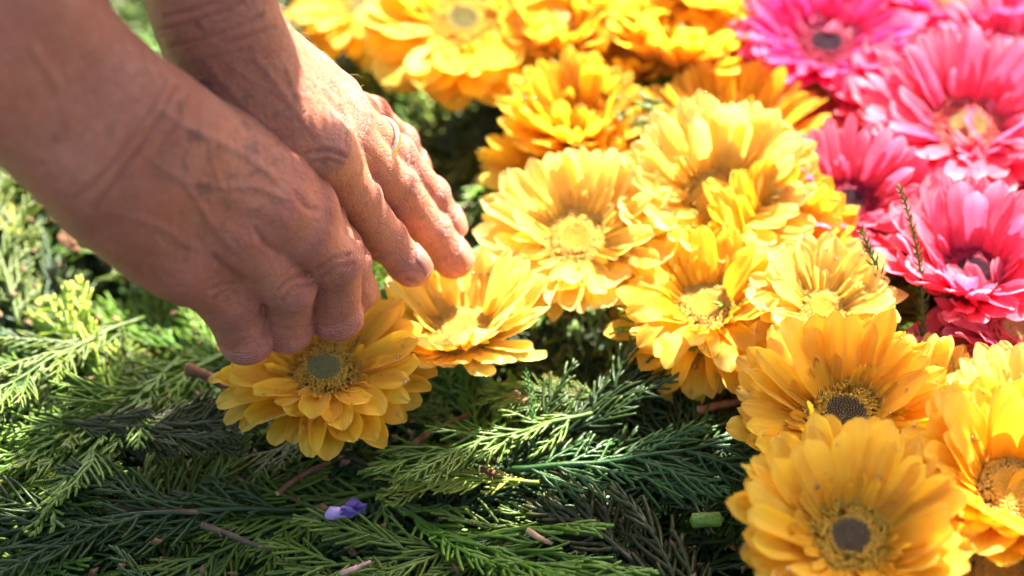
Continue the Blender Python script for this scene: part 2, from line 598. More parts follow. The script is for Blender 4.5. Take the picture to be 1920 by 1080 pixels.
def depth(p): return (p - CAM).dot(FW)
if DEBUG:
    for nm, c in (('rm', rm), ('rg', rg), ('rp', rp), ('ri', ri), ('lm', lm), ('li', li), ('lg', lg), ('lp', lp), ('rw', [rw, ra]), ('lw', [lw, la])):
        print(nm, [tuple(round(x, 3) for x in p) + (round(depth(p), 3),) for p in c])

def hand_normal(index_mcp, pinky_mcp, wrist, sgn):
    mid = (index_mcp + pinky_mcp) / 2
    return (index_mcp - pinky_mcp).cross(mid - wrist).normalized() * sgn

def hand_spec(I, M, G, P, wrist, elbow, sgn, thumb, R, wristdepth=(0.0104, 0.0178), elev_r=(0.0118, 0.0135)):
    n = hand_normal(I[3], P[3], wrist, sgn)
    f = ((I[3] + P[3]) / 2 - wrist).normalized()
    s = (I[3] - P[3]); s = (s - f * s.dot(f) - n * s.dot(n)).normalized()
    af = (elbow - wrist).normalized()
    asx = (s - af * s.dot(af)).normalized()
    an = asx.cross(af); an = an if an.dot(n) > 0 else -an
    palm = []
    offs = (0.014, 0.005, -0.004, -0.013)
    for c, o in zip((I, M, G, P), offs):
        base = wrist + f * 0.010 + s * o - n * 0.001
        r1 = 0.0165 if c is not P else 0.0155
        palm.append((base, c[3] - n * 0.0015, r1, c_r(c, R, I, M, G, P) + 0.0010, 0.008))
    mm = (I[3] + M[3] + G[3] + P[3]) / 4
    # palm pad, heel and web
    palm.append((wrist + f * 0.012 - n * 0.006, mm - n * 0.010 - f * 0.004, 0.018, 0.0145, 0.010))
    palm.append((wrist + f * 0.012 - s * 0.012 - n * 0.007, P[3] - n * 0.009 - f * 0.012, 0.0155, 0.012, 0.010))
    palm.append((wrist + f * 0.012 + s * 0.010 - n * 0.008, I[3] - n * 0.011 - f * 0.012, 0.0155, 0.012, 0.010))
    palm.append((wrist + f * 0.006 - s * 0.019 - n * 0.004, lerp(P[3], P[2], .30 if sgn < 0 else 0.0) - s * 0.0015 - n * 0.003, 0.0140, 0.0118, 0.012))
    # flesh between the finger roots
    for a, b in ((I, M), (M, G), (G, P)):
        w0 = (a[3] + b[3]) / 2 - n * 0.002
        w1 = w0 + ((a[2] + b[2]) / 2 - w0) * (0.85 if a is G and sgn < 0 else 0.42) - n * 0.003
        palm.append((w0, w1, 0.0092, 0.0072 if a is G and sgn < 0 else 0.0062, 0.006))
    # thumb ball
    palm.append((wrist + f * 0.012 + s * 0.012 - n * 0.010, thumb[0], 0.0155, 0.0135, 0.010))
    palm.append((thumb[0], I[3] - f * 0.022 - n * 0.006, 0.011, 0.010, 0.010))
    ro, rr = wristdepth
    arm = [
        (wrist + f * 0.014 + s * ro - n * .002, wrist + af * 0.015 + asx * ro, rr * 0.93, rr, 0.014),
        (wrist + f * 0.014 - s * ro - n * .002, wrist + af * 0.015 - asx * ro, rr * 0.93, rr, 0.014),
        (wrist + af * 0.015 + asx * ro, wrist + af * 0.07 + asx * 0.013, rr, rr + 0.0065, 0.014),
        (wrist + af * 0.015 - asx * ro, wrist + af * 0.07 - asx * 0.013, rr, rr + 0.0065, 0.014),
        (wrist + af * 0.07 + asx * 0.013, wrist + af * 0.19 + asx * 0.012, rr + 0.0065, 0.034, 0.014),
        (wrist + af * 0.07 - asx * 0.013, wrist + af * 0.19 - asx * 0.012, rr + 0.0065, 0.034, 0.014),
    ]
    fs = [finger(c, r, n) for c, r in zip((I, M, G, P), R)]
    # thumb: tip, joint, base
    tj = [thumb[2], thumb[1], thumb[0]]
    tn = n
    td = []
    for i in range(3):
        a = tj[max(i - 1, 0)]; b = tj[min(i + 1, 2)]
        axx = (a - b).normalized(); q = tn - axx * tn.dot(axx); td.append(q.normalized())
    fs.append(dict(j=tj, r=[0.0098, 0.0108, 0.0130], d=td))
    ten = []
    for c in (I, M, G, P):
        b = wrist + f * 0.016 + s * (0.3 * (c[3] - wrist).dot(s)) + n * 0.014
        ten.append(([b, c[3] + n * 0.011], 0.0026, 0.0006))
        pass
    return dict(fingers=fs, palm=palm, arm=arm, wrist=wrist, ridges=ten, n=n, s=s, f=f, af=af, an=an, asx=asx)

def c_r(c, R, I, M, G, P):
    return R[[I, M, G, P].index(c)][3]

RR = [(0.0086, 0.0093, 0.0101, 0.0110), (0.0092, 0.0098, 0.0105, 0.0112), (0.0091, 0.0096, 0.0102, 0.0110), (0.0092, 0.0102, 0.0114, 0.0118)]
LR = [(0.0077, 0.0084, 0.0092, 0.0103), (0.0079, 0.0086, 0.0094, 0.0103), (0.0074, 0.0081, 0.0089, 0.0101), (0.0068, 0.0074, 0.0081, 0.0096)]
nR = hand_normal(ri[3], rp[3], rw, -1)
nL = hand_normal(li[3], lp[3], lw, 1)
# thumbs: behind the index finger (right), under the palm (left)
rth = [at(560, 400, 0.115) , at(625, 470, 0.082), at(662, 545, 0.058)]
lth = [at(540, 262, 0.115), at(590, 350, 0.088), at(640, 420, 0.064)]
specR = hand_spec(ri, rm, rg, rp, rw, ra, -1, rth, RR)
specL = hand_spec(li, lm, lg, lp, lw, la, 1, lth, LR)
if DEBUG: print('normals', nR, nL, 'thumb depth', [round(depth(p), 3) for p in rth + lth])
specR['bands'] = [(rw, specR['f'] * .5 - specR['af'], 9, 0, 0, 0.35)]
specL['bands'] = [(lw, specL['f'] * .5 - specL['af'], 16, 0, 0, 0.7)]
specR['drawn'] = [
    ([(300, 205), (350, 240), (400, 262), (460, 292), (515, 335)], 7, .0007, .8),
    ([(350, 335), (420, 352), (480, 350), (530, 372)], 7, .0006, .7),
    ([(285, 300), (350, 345), (395, 420), (440, 470)], 7, .0006, .6),
    ([(200, 395), (290, 420), (370, 465)], 8, .0005, .5),
    ([(390, 262), (400, 310), (415, 352)], 6, .0005, .7),
    ([(60, 90), (110, 160), (130, 250)], 9, .0007, .4),
    ([(330, 165), (300, 222), (262, 278), (222, 332), (178, 390)], 7, -.0007, 0),
    ([(306, 160), (284, 208), (240, 268), (195, 325), (140, 372)], 6, -.0004, 0),
    ([(352, 180), (330, 235), (300, 280)], 5, -.0005, 0),
    ([(450, 520), (420, 500), (400, 478)], 6, -.0006, 0),
    ([(520, 474), (495, 455), (480, 430)], 6, -.0006, 0),
    ([(590, 395), (568, 385), (555, 365)], 6, -.0005, 0),
    ([(395, 545), (418, 532), (440, 530)], 4, -.0005, 0), ([(398, 560), (425, 545), (445, 545)], 4, -.0004, 0),
    ([(520, 545), (548, 520), (580, 512)], 4, -.0005, 0), ([(528, 560), (556, 538), (590, 530)], 4, -.0004, 0),
    ([(595, 505), (622, 484), (655, 478)], 4, -.0005, 0), ([(600, 520), (630, 500), (662, 495)], 4, -.0004, 0),
]
specR['marks'] = [(365, 255, 13, .8), (405, 285, 16, .7), (470, 280, 18, .8), (385, 352, 19, .7), (428, 385, 12, .5), (105, 262, 11, .6),
    (520, 300, 14, .5), (336, 200, 9, .7), (300, 330, 14, .3), (455, 235, 10, .4), (240, 330, 10, .3), (60, 180, 14, .3), (480, 400, 12, .3), (610, 560, 10, .3)]
specL['drawn'] = [
    ([(280, 60), (345, 45), (420, 22), (470, -4)], 4, -.0006, 0), ([(300, 92), (380, 72), (450, 48), (492, 28)], 4, -.0005, 0),
    ([(310, 30), (380, 12), (440, -12)], 4, -.0005, 0), ([(420, 80), (470, 66), (512, 52)], 4, -.0005, 0),
    ([(330, 130), (400, 105), (470, 92)], 4, -.0003, 0),
    ([(572, 288), (612, 282), (645, 292)], 5, -.0007, 0), ([(580, 306), (615, 298), (640, 306)], 4, -.0005, 0),
    ([(480, 110), (520, 160), (560, 215), (600, 265)], 7, .0007, .5), ([(380, 110), (440, 180), (500, 240)], 7, .0006, .7),
    ([(540, 130), (565, 200), (600, 250)], 6, .0006, .5), ([(440, 130), (520, 175), (570, 180)], 5, .0004, .5),
    ([(636, 200), (652, 240), (650, 280)], 4, -.0005, 0), ([(600, 160), (640, 205), (660, 240)], 5, .0006, 0),
]
specL['marks'] = [(372, 165, 10, .6), (462, 182, 12, .6), (432, 128, 8, .5), (520, 215, 10, .4), (560, 250, 10, .3), (330, 70, 9, .3), (500, 130, 9, .4)]
vR, armR = hand_mesh('arm', specR, person)
vL, armL = hand_mesh('arm', specL, person)
if DEBUG: print('arm verts', len(vR), len(vL))
for c, r, w in ((li, LR[0], 1), (lm, LR[1], 1), (lg, LR[2], 1), (lp, LR[3], 1)):
    d = (finger(c, r, nL)['d'][0] - FW * 0.65).normalized()
    make_nail(c[0], c[1], d, r[0], armL, w)
for c, r, w in ((ri, RR[0], 1), (rm, RR[1], 1), (rg, RR[2], 1), (rp, RR[3], 1)):
    d = finger(c, r, nR)['d'][0]
    make_nail(c[0], c[1], d, r[0], armR, w)

# ------------------------------------------------------------------ petals
def petal_material(name, c_in, c_out, c_tip, trans, edge=0.0):
    m, nt, out = new_mat(name)
    N = NT(nt)
    uv = N.n('TexCoord').outputs['UV']
    sx = N.n('SeparateXYZ'); N.l(uv, sx.inputs[0])
    rnd = N.n('ObjectInfo').outputs['Random']
    co = N.n('TexCoord').outputs['Object']
    along = sx.outputs[0]
    col = N.mix(N.ramp(along, [(0.0, 0.0), (0.45, 1.0)]), c_in, c_out)
    col = N.mix(N.ramp(along, [(0.72, 0.0), (1.0, 0.85)]), col, c_tip)
    blot = N.noise(co, 160, 3, 0.6)
    col = N.mix(N.math('MULTIPLY', N.ramp(blot, [(0.45, 0.0), (0.75, 1.0)]), 0.35), col, c_in)
    hsv = N.n('HueSaturation')
    N.l(N.math('ADD', 0.493, N.math('MULTIPLY', rnd, 0.014)), hsv.inputs['Hue'])
    N.l(N.math('ADD', 0.86, N.math('MULTIPLY', rnd, 0.2)), hsv.inputs['Value'])
    N.l(col, hsv.inputs['Color'])
    # lengthwise veins
    st = N.n('Mapping'); st.inputs['Scale'].default_value = (1.6, 26.0, 1.0); N.l(uv, st.inputs[0])
    veins = N.noise(st.outputs[0], 1.0, 3, 0.6, 0.15)
    colv = N.mix(N.math('MULTIPLY', N.ramp(veins, [(0.4, 0.0), (0.62, 1.0)]), 0.22), hsv.outputs[0], tuple(x * 0.72 for x in c_in))
    # sparse bruises and brown flecks
    ov = N.n('VectorMath', operation='ADD'); N.l(co, ov.inputs[0])
    cb = N.n('CombineXYZ'); N.l(N.math('MULTIPLY', rnd, 7.0), cb.inputs[0]); N.l(cb.outputs[0], ov.inputs[1])
    fleck = N.ramp(N.noise(ov.outputs[0], 330, 2, 0.5), [(0.725, 0.0), (0.76, 1.0)])
    brz = N.ramp(N.noise(ov.outputs[0], 70, 3, 0.6), [(0.66, 0.0), (0.78, 0.55)])
    colv = N.mix(N.math('MAXIMUM', N.math('MULTIPLY', fleck, 0.7), brz), colv, tuple(x * 0.35 + 0.02 for x in c_in))
    b = N.n('BsdfPrincipled')
    N.l(colv, b.inputs['Base Color'])
    b.inputs['Roughness'].default_value = 0.42
    b.inputs['Specular IOR Level'].default_value = 0.42
    b.inputs['Sheen Weight'].default_value = 0.12
    b.inputs['Sheen Roughness'].default_value = 0.4
    h = N.math('ADD', veins, N.math('MULTIPLY', N.noise(co, 1400, 2), 0.12))
    bp = N.n('Bump'); bp.inputs['Strength'].default_value = 0.7; bp.inputs['Distance'].default_value = 0.0007
    N.l(h, bp.inputs['Height']); N.l(bp.outputs[0], b.inputs['Normal'])
    t = N.n('BsdfTranslucent')
    N.l(N.mix(0.5, colv, trans, 'MIX'), t.inputs['Color'])
    N.l(bp.outputs[0], t.inputs['Normal'])
    mx = N.n('MixShader'); mx.inputs[0].default_value = 0.54
    N.l(b.outputs[0], mx.inputs[1]); N.l(t.outputs[0], mx.inputs[2])
    N.l(mx.outputs[0], out.inputs[0])
    return m

M_YEL = petal_material('yellow_petal', (0.92, 0.44, 0.012), (0.95, 0.585, 0.032), (0.96, 0.68, 0.09), (0.98, 0.58, 0.022))
M_YEL_LIT = petal_material('sunlit_yellow_petal', (0.93, 0.56, 0.045), (0.96, 0.71, 0.16), (0.97, 0.81, 0.34), (0.98, 0.68, 0.10))  # paler copy of the yellow; strong sun is put into the colour
M_PINK = petal_material('pink_petal', (0.82, 0.05, 0.13), (0.93, 0.19, 0.29), (0.95, 0.48, 0.57), (0.95, 0.045, 0.16))
M_MAG = petal_material('magenta_petal', (0.76, 0.03, 0.15), (0.90, 0.09, 0.29), (0.93, 0.30, 0.50), (0.9, 0.02, 0.2))

def petal_mesh(rng, L=0.036, W=0.0052, root=0.5, bend=0.35, cup=0.25, twist=0.0, notch=0.05, ruffle=0.0004, nu=15, nv=9, peak=0.70, wave=0.0):
    """strap-shaped ray floret along +x; W is half the width"""
    sk = rng.uniform(-0.10, 0.10)
    ph = rng.uniform(0, 6.28)
    rib = rng.choice((2, 3, 3))
    nphase = rng.uniform(-0.4, 0.4)
    xs = [0.0]; zs = [0.0]
    ang = 0.0
    n = nu - 1
    cl = []
    x = z = 0.0
    for i in range(nu):
        s = i / n
        cl.append((x, z, ang))
        ang = bend * (s ** 1.3) * 1.0 + wave * math.sin(s * 5.5 + ph)
        x += math.cos(ang) * L / n
        z += math.sin(ang) * L / n
    verts = []; uvs = []
    for i in range(nu):
        s = i / n
        if s < peak:
            k = min(s / (peak * 0.78), 1)
            w = root + (1 - root) * math.sin(k * math.pi / 2)
        else:
            k = (s - peak) / (1 - peak)
            w = math.sqrt(max(1 - (k ** 2.6) * 0.93, 0.0))
        w *= W
        cx, cz, a = cl[i]
        tw = twist * s
        for j in range(nv):
            t = -1 + 2 * j / (nv - 1)
            y = w * t
            # lobed tip: middle and sides reach different lengths
            tip = 0.0
            if s > 0.8:
                q = (s - 0.8) / 0.2
                tip = -notch * L * q * (0.55 * t * t + 0.55 * max(0, math.cos((t + nphase) * math.pi * 1.5)) * (1 - abs(t)))
            h = cup * w * (t * t) - 0.00042 * math.cos(t * math.pi * rib) * min(1, s * 3) * (1 - s * 0.45)
            h += ruffle * math.sin(s * 9 + t * 2 + ph) * abs(t) * s
            yy = y * math.cos(tw) - h * math.sin(tw)
            hh = y * math.sin(tw) + h * math.cos(tw)
            px = cx - math.sin(a) * hh + math.cos(a) * tip
            pz = cz + math.cos(a) * hh + math.sin(a) * tip
            verts.append((px, yy + sk * W * s * s * 2.0, pz)); uvs.append((s, (t + 1) / 2))
    faces = []
    for i in range(nu - 1):
        for j in range(nv - 1):
            a = i * nv + j
            faces.append((a, a + nv, a + nv + 1, a + 1))
    me = mesh_np('petal', verts, faces)
    uvl = me.uv_layers.new(name='UVMap')
    idx = np.zeros(len(me.loops), np.int32); me.loops.foreach_get('vertex_index', idx)
    uvl.data.foreach_set('uv', np.array(uvs, np.float32)[idx].ravel())
    return me

PR = random.Random(5)
SETS = {}
def petal_set(mat, style):
    key = (mat.name, style)
    if key in SETS: return SETS[key]
    out = []
    for i in range(9):
        r = PR
        if style == 'strap':      # long narrow petals
            me = petal_mesh(r, 0.036 * r.uniform(.93, 1.05), 0.0043 * r.uniform(.85, 1.15), bend=r.uniform(-.05, .55), cup=r.uniform(-.25, .75), twist=r.uniform(-.45, .45), notch=r.uniform(.02, .08), ruffle=.0005, wave=r.uniform(0, .12))
        elif style == 'broad':    # wide oval petals with rounded ends
            me = petal_mesh(r, 0.034 * r.uniform(.92, 1.06), 0.0060 * r.uniform(.88, 1.15), bend=r.uniform(-.45, .35), cup=r.uniform(.05, .45), twist=r.uniform(-.35, .35), notch=r.uniform(.0, .05), ruffle=.0008, peak=.62, wave=r.uniform(0, .18))
        elif style == 'curly':    # petals with tips rolled down
            me = petal_mesh(r, 0.035 * r.uniform(.92, 1.06), 0.0052 * r.uniform(.85, 1.12), bend=r.uniform(-1.1, .4), cup=r.uniform(-.1, .5), twist=r.uniform(-.6, .6), notch=r.uniform(.02, .09), ruffle=.0011, wave=r.uniform(.05, .3))
        else:                     # short petals round the disc
            me = petal_mesh(r, 0.0135 * r.uniform(.8, 1.15), 0.0017 * r.uniform(.8, 1.2), bend=r.uniform(-.2, .9), cup=.4, twist=r.uniform(-.5, .5), notch=.1, nu=8, nv=5, root=.6)
        me.materials.append(mat)
        out.append(me)
    SETS[key] = out
    return out

def simple_mat(name, col, rough=0.6, noise_scale=300, vary=0.35, trans=0.0, bump=0.0004):
    m, nt, out = new_mat(name)
    N = NT(nt)
    co = N.n('TexCoord').outputs['Object']
    b = N.n('BsdfPrincipled')
    nz = N.noise(co, noise_scale, 3, 0.6)
    c = N.mix(N.ramp(nz, [(0.3, 0.0), (0.7, 1.0)]), tuple(x * (1 - vary) for x in col), tuple(min(x * (1 + vary), 1) for x in col))
    N.l(c, b.inputs['Base Color'])
    b.inputs['Roughness'].default_value = rough
    bp = N.n('Bump'); bp.inputs['Strength'].default_value = 0.6; bp.inputs['Distance'].default_value = bump
    N.l(nz, bp.inputs['Height']); N.l(bp.outputs[0], b.inputs['Normal'])
    if trans > 0:
        t = N.n('BsdfTranslucent'); N.l(c, t.inputs['Color'])
        mx = N.n('MixShader'); mx.inputs[0].default_value = trans
        N.l(b.outputs[0], mx.inputs[1]); N.l(t.outputs[0], mx.inputs[2]); N.l(mx.outputs[0], out.inputs[0])
    else:
        N.l(b.outputs[0], out.inputs[0])
    return m

CORES = {
    'olive': simple_mat('olive_disc', (0.26, 0.22, 0.065), 0.7, 900),
    'brown': simple_mat('brown_disc', (0.15, 0.10, 0.045), 0.7, 900),
    'gold': simple_mat('golden_disc', (0.70, 0.44, 0.06), 0.6, 900, .25),
    'purple': simple_mat('dark_purple_disc', (0.045, 0.006, 0.02), 0.6, 900),
    'green': simple_mat('green_pink_disc', (0.42, 0.30, 0.10), 0.6, 900),
}
FLOR = {
    'olive': simple_mat('golden_florets', (0.86, 0.56, 0.07), 0.55, 700, .12, .5),
    'brown': simple_mat('ochre_florets', (0.84, 0.54, 0.06), 0.55, 700, .25, .5),
    'gold': simple_mat('pale_gold_florets', (0.90, 0.66, 0.16), 0.55, 700, .1, .5),
    'purple': simple_mat('deep_pink_florets', (0.40, 0.012, 0.06), 0.5, 700, .4, .25),
    'green': simple_mat('coral_florets', (0.80, 0.16, 0.13), 0.5, 700, .2, .3),
}
M_STEM = simple_mat('flower_stem_green', (0.13, 0.24, 0.05), 0.5, 250, .3)
DISCS = {}

def disc_meshes(kind, rng):
    if kind in DISCS: return DISCS[kind]
    # closed buds packed in a spiral on a low dome
    core = MB()
    R = 0.0066
    n = 190
    for i in range(n):
        rad = R * math.sqrt((i + .5) / n); th = i * 2.39996
        z = 0.0034 + 0.0010 * (rad / R) ** 2 + rng.uniform(-.0002, .0002)
        c = np.array([rad * math.cos(th), rad * math.sin(th), z])
        o = np.array([math.cos(th), math.sin(th), 0]) * 0.0003 * rad / R
        core.tube([c - [0, 0, .0012], c, c + [0, 0, .0007] + o], [.00036, .00048, .00026], 5)
    dome = []
    core.tube([(0, 0, -0.002), (0, 0, 0.0022), (0, 0, 0.0032), (0, 0, .0034)], [.0072, .0074, .0066, .0004], 20)
    # open florets round it, splayed outwards, with forked tips
    fl = MB()
    for i in range(430):
        rad = R * (.86 + 1.05 * rng.random() ** 1.1); th = rng.uniform(0, 6.2832)
        e = np.array([math.cos(th), math.sin(th), 0])
        base = e * rad + [0, 0, .0008]
        lean = 0.1 + 1.1 * max(rad / R - 1, 0)
        up = rng.uniform(.0030, .0042) * (1.1 - .3 * (rad / R - 1))
        top = base + [0, 0, up] + e * up * lean * .7
        fl.tube([base, (base + top) / 2 + e * .0002, top], [.0003, .00042, .00050], 5)
        for sgn in (-1, 1):
            side = np.array([-e[1], e[0], 0]) * sgn
            a = top + side * .0003
            fl.tube([a, a + side * .0006 + e * .0006 + [0, 0, .0005], a + side * .0008 + e * .0013 + [0, 0, rng.uniform(-.0004, .0006)]], [.00036, .00030, .00012], 4)
    fl.tube([(0, 0, -0.003), (0, 0, 0.0005), (0, 0, .0010), (0, 0, .0011)], [.011, .0128, .0115, .0005], 24)
    c = core.mesh('disc'); c.materials.append(CORES[kind])
    f = fl.mesh('florets'); f.materials.append(FLOR[kind])
    # green cup of bracts and a cut stem beneath
    DISCS[kind] = (c, f)
    return DISCS[kind]

def calyx_mesh(rng):
    m = MB()
    m.tube([(0, 0, -0.017), (0, 0, -0.012), (0, 0, -0.006), (0, 0, -0.002)], [.0035, .0085, .0118, .0125], 18)
    for k in range(34):
        th = k * 2.4; e = np.array([math.cos(th), math.sin(th), 0])
        lv = (k % 3) * .0035
        m.tube([e * (.0075 + lv * .5) + [0, 0, -.013 + lv], e * (.0118 + lv * .3) + [0, 0, -.008 + lv], e * (.0135 + lv * .35) + [0, 0, -.003 + lv]], [.0013, .0012, .0002], 5)
    me = m.mesh('bracts'); me.materials.append(M_STEM); return me
CALYX = calyx_mesh(random.Random(3))
st = MB(); st.tube([(0, 0, -0.014), (0.001, 0, -0.022), (0.002, .001, -.032)], [.0030, .0029, .0030], 10)
STEM = st.mesh('stem'); STEM.materials.append(M_STEM)

FLOWERS = []
def gerbera(px, py, z, R, normal, cup, mat, core, style, label, group, seed, rows=(33, 30), inner=28, width=1.0, core_s=1.0, cup2=None, jit=5.0, custom=()):
    rng = random.Random(seed)
    pos = at(px, py, z)
    R = R * 1.08
    n = Vector(normal).normalized()
    root = empty('gerbera_flower', pos)
    tag(root, label, 'flower', group)
    root.rotation_mode = 'QUATERNION'
    root.rotation_quaternion = n.to_track_quat('Z', 'Y')
    root['seedless'] = 0
    del root['seedless']
    def part(name, me, loc=(0, 0, 0), rot=None, sc=(1, 1, 1)):
        o = bpy.data.objects.new(name, me); COL.objects.link(o); o.parent = root
        o.location = loc
        if rot: o.rotation_euler = rot
        o.scale = sc
        return o
    cm, fm = disc_meshes(core, rng)
    spin = rng.uniform(0, 6.28)
    s = R / 0.0465 * core_s
    part('disc', cm, (0, 0, .001), (0, 0, spin), (s, s, s))
    tag(part('florets', fm, (0, 0, 0), (0, 0, spin), (s, s, s)), kind='stuff')
    part('bracts', CALYX, (0, 0, -.001), (0, 0, spin), (s, s, s))
    part('stem', STEM, (0, 0, 0), (rng.uniform(-.3, .3), rng.uniform(-.3, .3), 0), (s, s, s))
    petals = []
    base_r = 0.0105 * R / 0.0465
    if cup2 is None: cup2 = cup + 14
    meshes = petal_set(mat, style)
    for row, (cnt, el, lf, zz) in enumerate(((rows[0], cup, 1.0, -0.0012), (rows[1], cup2, 0.93, 0.0012))):
        off = rng.uniform(0, 6.28)
        for k in range(cnt):
            th = off + (k + rng.uniform(-.28, .28)) * 2 * math.pi / cnt
            e = math.radians(el + rng.gauss(0, jit) + (rng.gauss(0, 20) if rng.random() < .10 else 0))
            me = meshes[rng.randrange(len(meshes))]
            q = (R - base_r) / 0.036 * lf * rng.uniform(.86, 1.06)
            petals.append(part('petal', me, (math.cos(th) * base_r, math.sin(th) * base_r, zz + rng.uniform(-.0008, .0008)),
                Euler((rng.gauss(0, .10), -e, th + rng.gauss(0, .05)), 'XYZ'), (q, q * width * 1.05 * rng.uniform(.82, 1.15), q * 1.0)))
    inn = petal_set(mat, 'inner')
    for k in range(inner):
        th = (k + rng.uniform(-.4, .4)) * 2 * math.pi / max(inner, 1)
        e = math.radians(min(cup2 + rng.uniform(-8, 16), 62))
        q = R / 0.0465 * rng.uniform(.8, 1.25)
        rb = base_r * rng.uniform(.95, 1.2)
        part('inner_petal', inn[rng.randrange(len(inn))], (math.cos(th) * rb, math.sin(th) * rb, .0022 + rng.uniform(0, .001)),
             Euler((rng.gauss(0, .3), -e, th), 'XYZ'), (q, q, q))
    for (th, e, q, w, tw, style2) in custom:
        me = petal_set(mat, style2)[int(abs(th * 7)) % 9]
        petals.append(part('petal', me, (math.cos(th) * base_r, math.sin(th) * base_r, .003), Euler((tw, -math.radians(e), th), 'XYZ'), (q, q * w, q)))
    FLOWERS.append((root, petals))
    return root

GY = 'yellow gerbera heads laid on the conifer greenery'
GP = 'pink gerbera heads beside the yellow ones'
def Y(px, py, z, R, n, cup, label, seed, core='olive', style='strap', mat=None, **k):
    return gerbera(px, py, z, R, n, cup, mat or M_YEL, core, style, label, GY, seed, **k)
def P(px, py, z, R, n, cup, label, seed, core='purple', style='strap', mat=None, **k):
    return gerbera(px, py, z, R, n, cup, mat or M_PINK, core, style, label, GP, seed, **k)

Y(608, 704, .026, .0430, (0.02, -.12, .99), 12, 'yellow gerbera with a grey green centre held by the fingertips of the near hand', 11, 'olive', 'broad', width=1.0, cup2=26, inner=26)
Y(866, 626, .020, .041, (-.10, .10, 1), 16, 'yellow gerbera in sun just behind the held flower, under the far fingertips', 12, 'gold', 'strap', M_YEL_LIT, cup2=32, width=1.1)
Y(1082, 455, .030, .0425, (-.18, -.30, .93), 12, 'broad pale yellow gerbera in full sun, the one nearest the fingertips of the far hand', 13, 'gold', 'strap', M_YEL_LIT, cup2=24, width=1.25, inner=34)
Y(1345, 380, .036, .046, (.0, -.38, .92), 20, 'deep cupped yellow gerbera with water drops, between the broad pale one and the pink flowers', 14, 'gold', 'strap', M_YEL_LIT, cup2=32, width=1.3, inner=34)
Y(1075, 240, .030, .036, (-.1, -.15, 1), 34, 'blurred cupped yellow gerbera with a hollow shaded centre, behind the broad pale one', 15, 'olive', 'strap', cup2=48, width=1.2)
Y(1045, 335, .016, .036, (-.35, -.25, .9), 18, 'yellow gerbera squeezed low between the pale sunlit one and the hollow one', 16, 'gold', 'strap', width=1.2)
Y(868, 50, .034, .048, (0, -.22, 1), 8, 'large blurred yellow gerbera with a grey centre at the top, beyond the far wrist', 17, 'olive', 'broad', width=1.25)
Y(680, 20, .016, .036, (-.2, -.1, 1), 10, 'blurred yellow gerbera at the top, leftmost of the back row', 18, 'olive', 'broad')
Y(1045, 80, .026, .036, (0, -.1, 1), 45, 'blurred yellow gerbera with upright petals, right of the large grey centred one at the top', 19, 'gold', 'broad', cup2=62)
Y(1275, 125, .022, .044, (.12, .25, 1), 42, 'yellow gerbera seen from the side with its orange underside showing, near the top', 20, 'gold', 'broad', cup2=54)
Y(1180, 5, .030, .040, (0, -.1, 1), 20, 'blurred yellow gerbera cut off by the top edge, centre', 21, 'gold', 'strap', width=1.2)
Y(1345, -5, .034, .036, (0, -.1, 1), 22, 'blurred yellow gerbera cut off by the top edge, next to the magenta one', 22, 'gold', 'strap', width=1.2)
Y(1375, 270, .020, .044, (0, .0, 1), 26, 'yellow gerbera mostly hidden behind the deep cupped one, its petal tips sticking out above', 23, 'gold', 'strap', width=.9)
Y(1180, 130, .020, .034, (-.1, 0, 1), 30, 'small yellow gerbera wedged behind the hollow centred one', 34, 'gold', 'strap')
Y(1450, 470, .026, .040, (.1, -.25, 1), 40, 'orange yellow gerbera with few petals, directly below the deep cupped one', 24, 'gold', 'broad', cup2=55)
Y(1540, 585, .036, .0330, (.05, -.25, 1), 18, 'very pale yellow gerbera glowing in the sun, left of the conifer shoot', 25, 'gold', 'broad', M_YEL_LIT, cup2=32, width=1.1, inner=36)
Y(1325, 585, .028, .040, (-.15, -.15, 1), 16, 'yellow gerbera with drooping loose petals hanging over the dark greenery', 26, 'gold', 'curly', cup2=38, width=1.15,
  custom=((-1.15, -38, 1.05, 1.5, .2, 'broad'), (-2.35, -24, .9, 1.3, .2, 'broad')))
Y(1310, 690, .012, .030, (.1, .1, 1), 14, 'small yellow gerbera tucked low beneath the one with drooping petals', 35, 'gold', 'broad', inner=0) if False else None
Y(1582, 792, .034, .0455, (-.02, -.22, 1), 14, 'wide yellow gerbera with a brown olive centre, half in shade above the lowest one', 27, 'brown', 'strap', cup2=27, width=1.15, inner=40, core_s=1.15,
  custom=((.15, 48, .95, 1.7, -.3, 'broad'), (2.3, 42, 1.0, 1.4, .2, 'broad')))
Y(1592, 1018, .050, .0460, (0, -.24, 1), 20, 'large yellow gerbera in shade with a dark olive centre, lowest and nearest', 28, 'brown', 'strap', cup2=32, width=1.25, inner=30)
Y(1895, 925, .044, .046, (.0, -.20, 1), 34, 'bright yellow gerbera with a golden centre and tall petals at the right edge', 29, 'gold', 'broad', cup2=46, width=1.2, inner=34)
Y(1908, 790, .022, .035, (.1, -.05, 1), 34, 'pale yellow gerbera at the right edge under the coral one, wet with drops', 30, 'gold', 'broad', M_YEL_LIT)
Y(1735, 752, .018, .028, (.0, -.05, 1), 28, 'pale yellow gerbera peeping out behind the brown centred one', 31, 'gold', 'strap', M_YEL_LIT)
Y(1870, 1075, .028, .042, (.1, -.15, 1), 22, 'yellow gerbera in the bottom right corner', 32, 'gold', 'broad')
Y(1735, 910, .020, .036, (.1, -.1, 1), 20, 'yellow gerbera buried between the lowest one and the golden centred one', 36, 'gold', 'strap')
Y(338, 452, .002, .022, (-.1, 0, 1), 6, 'yellow gerbera hidden beneath the near hand with only petal tips showing', 33, 'olive', 'broad')

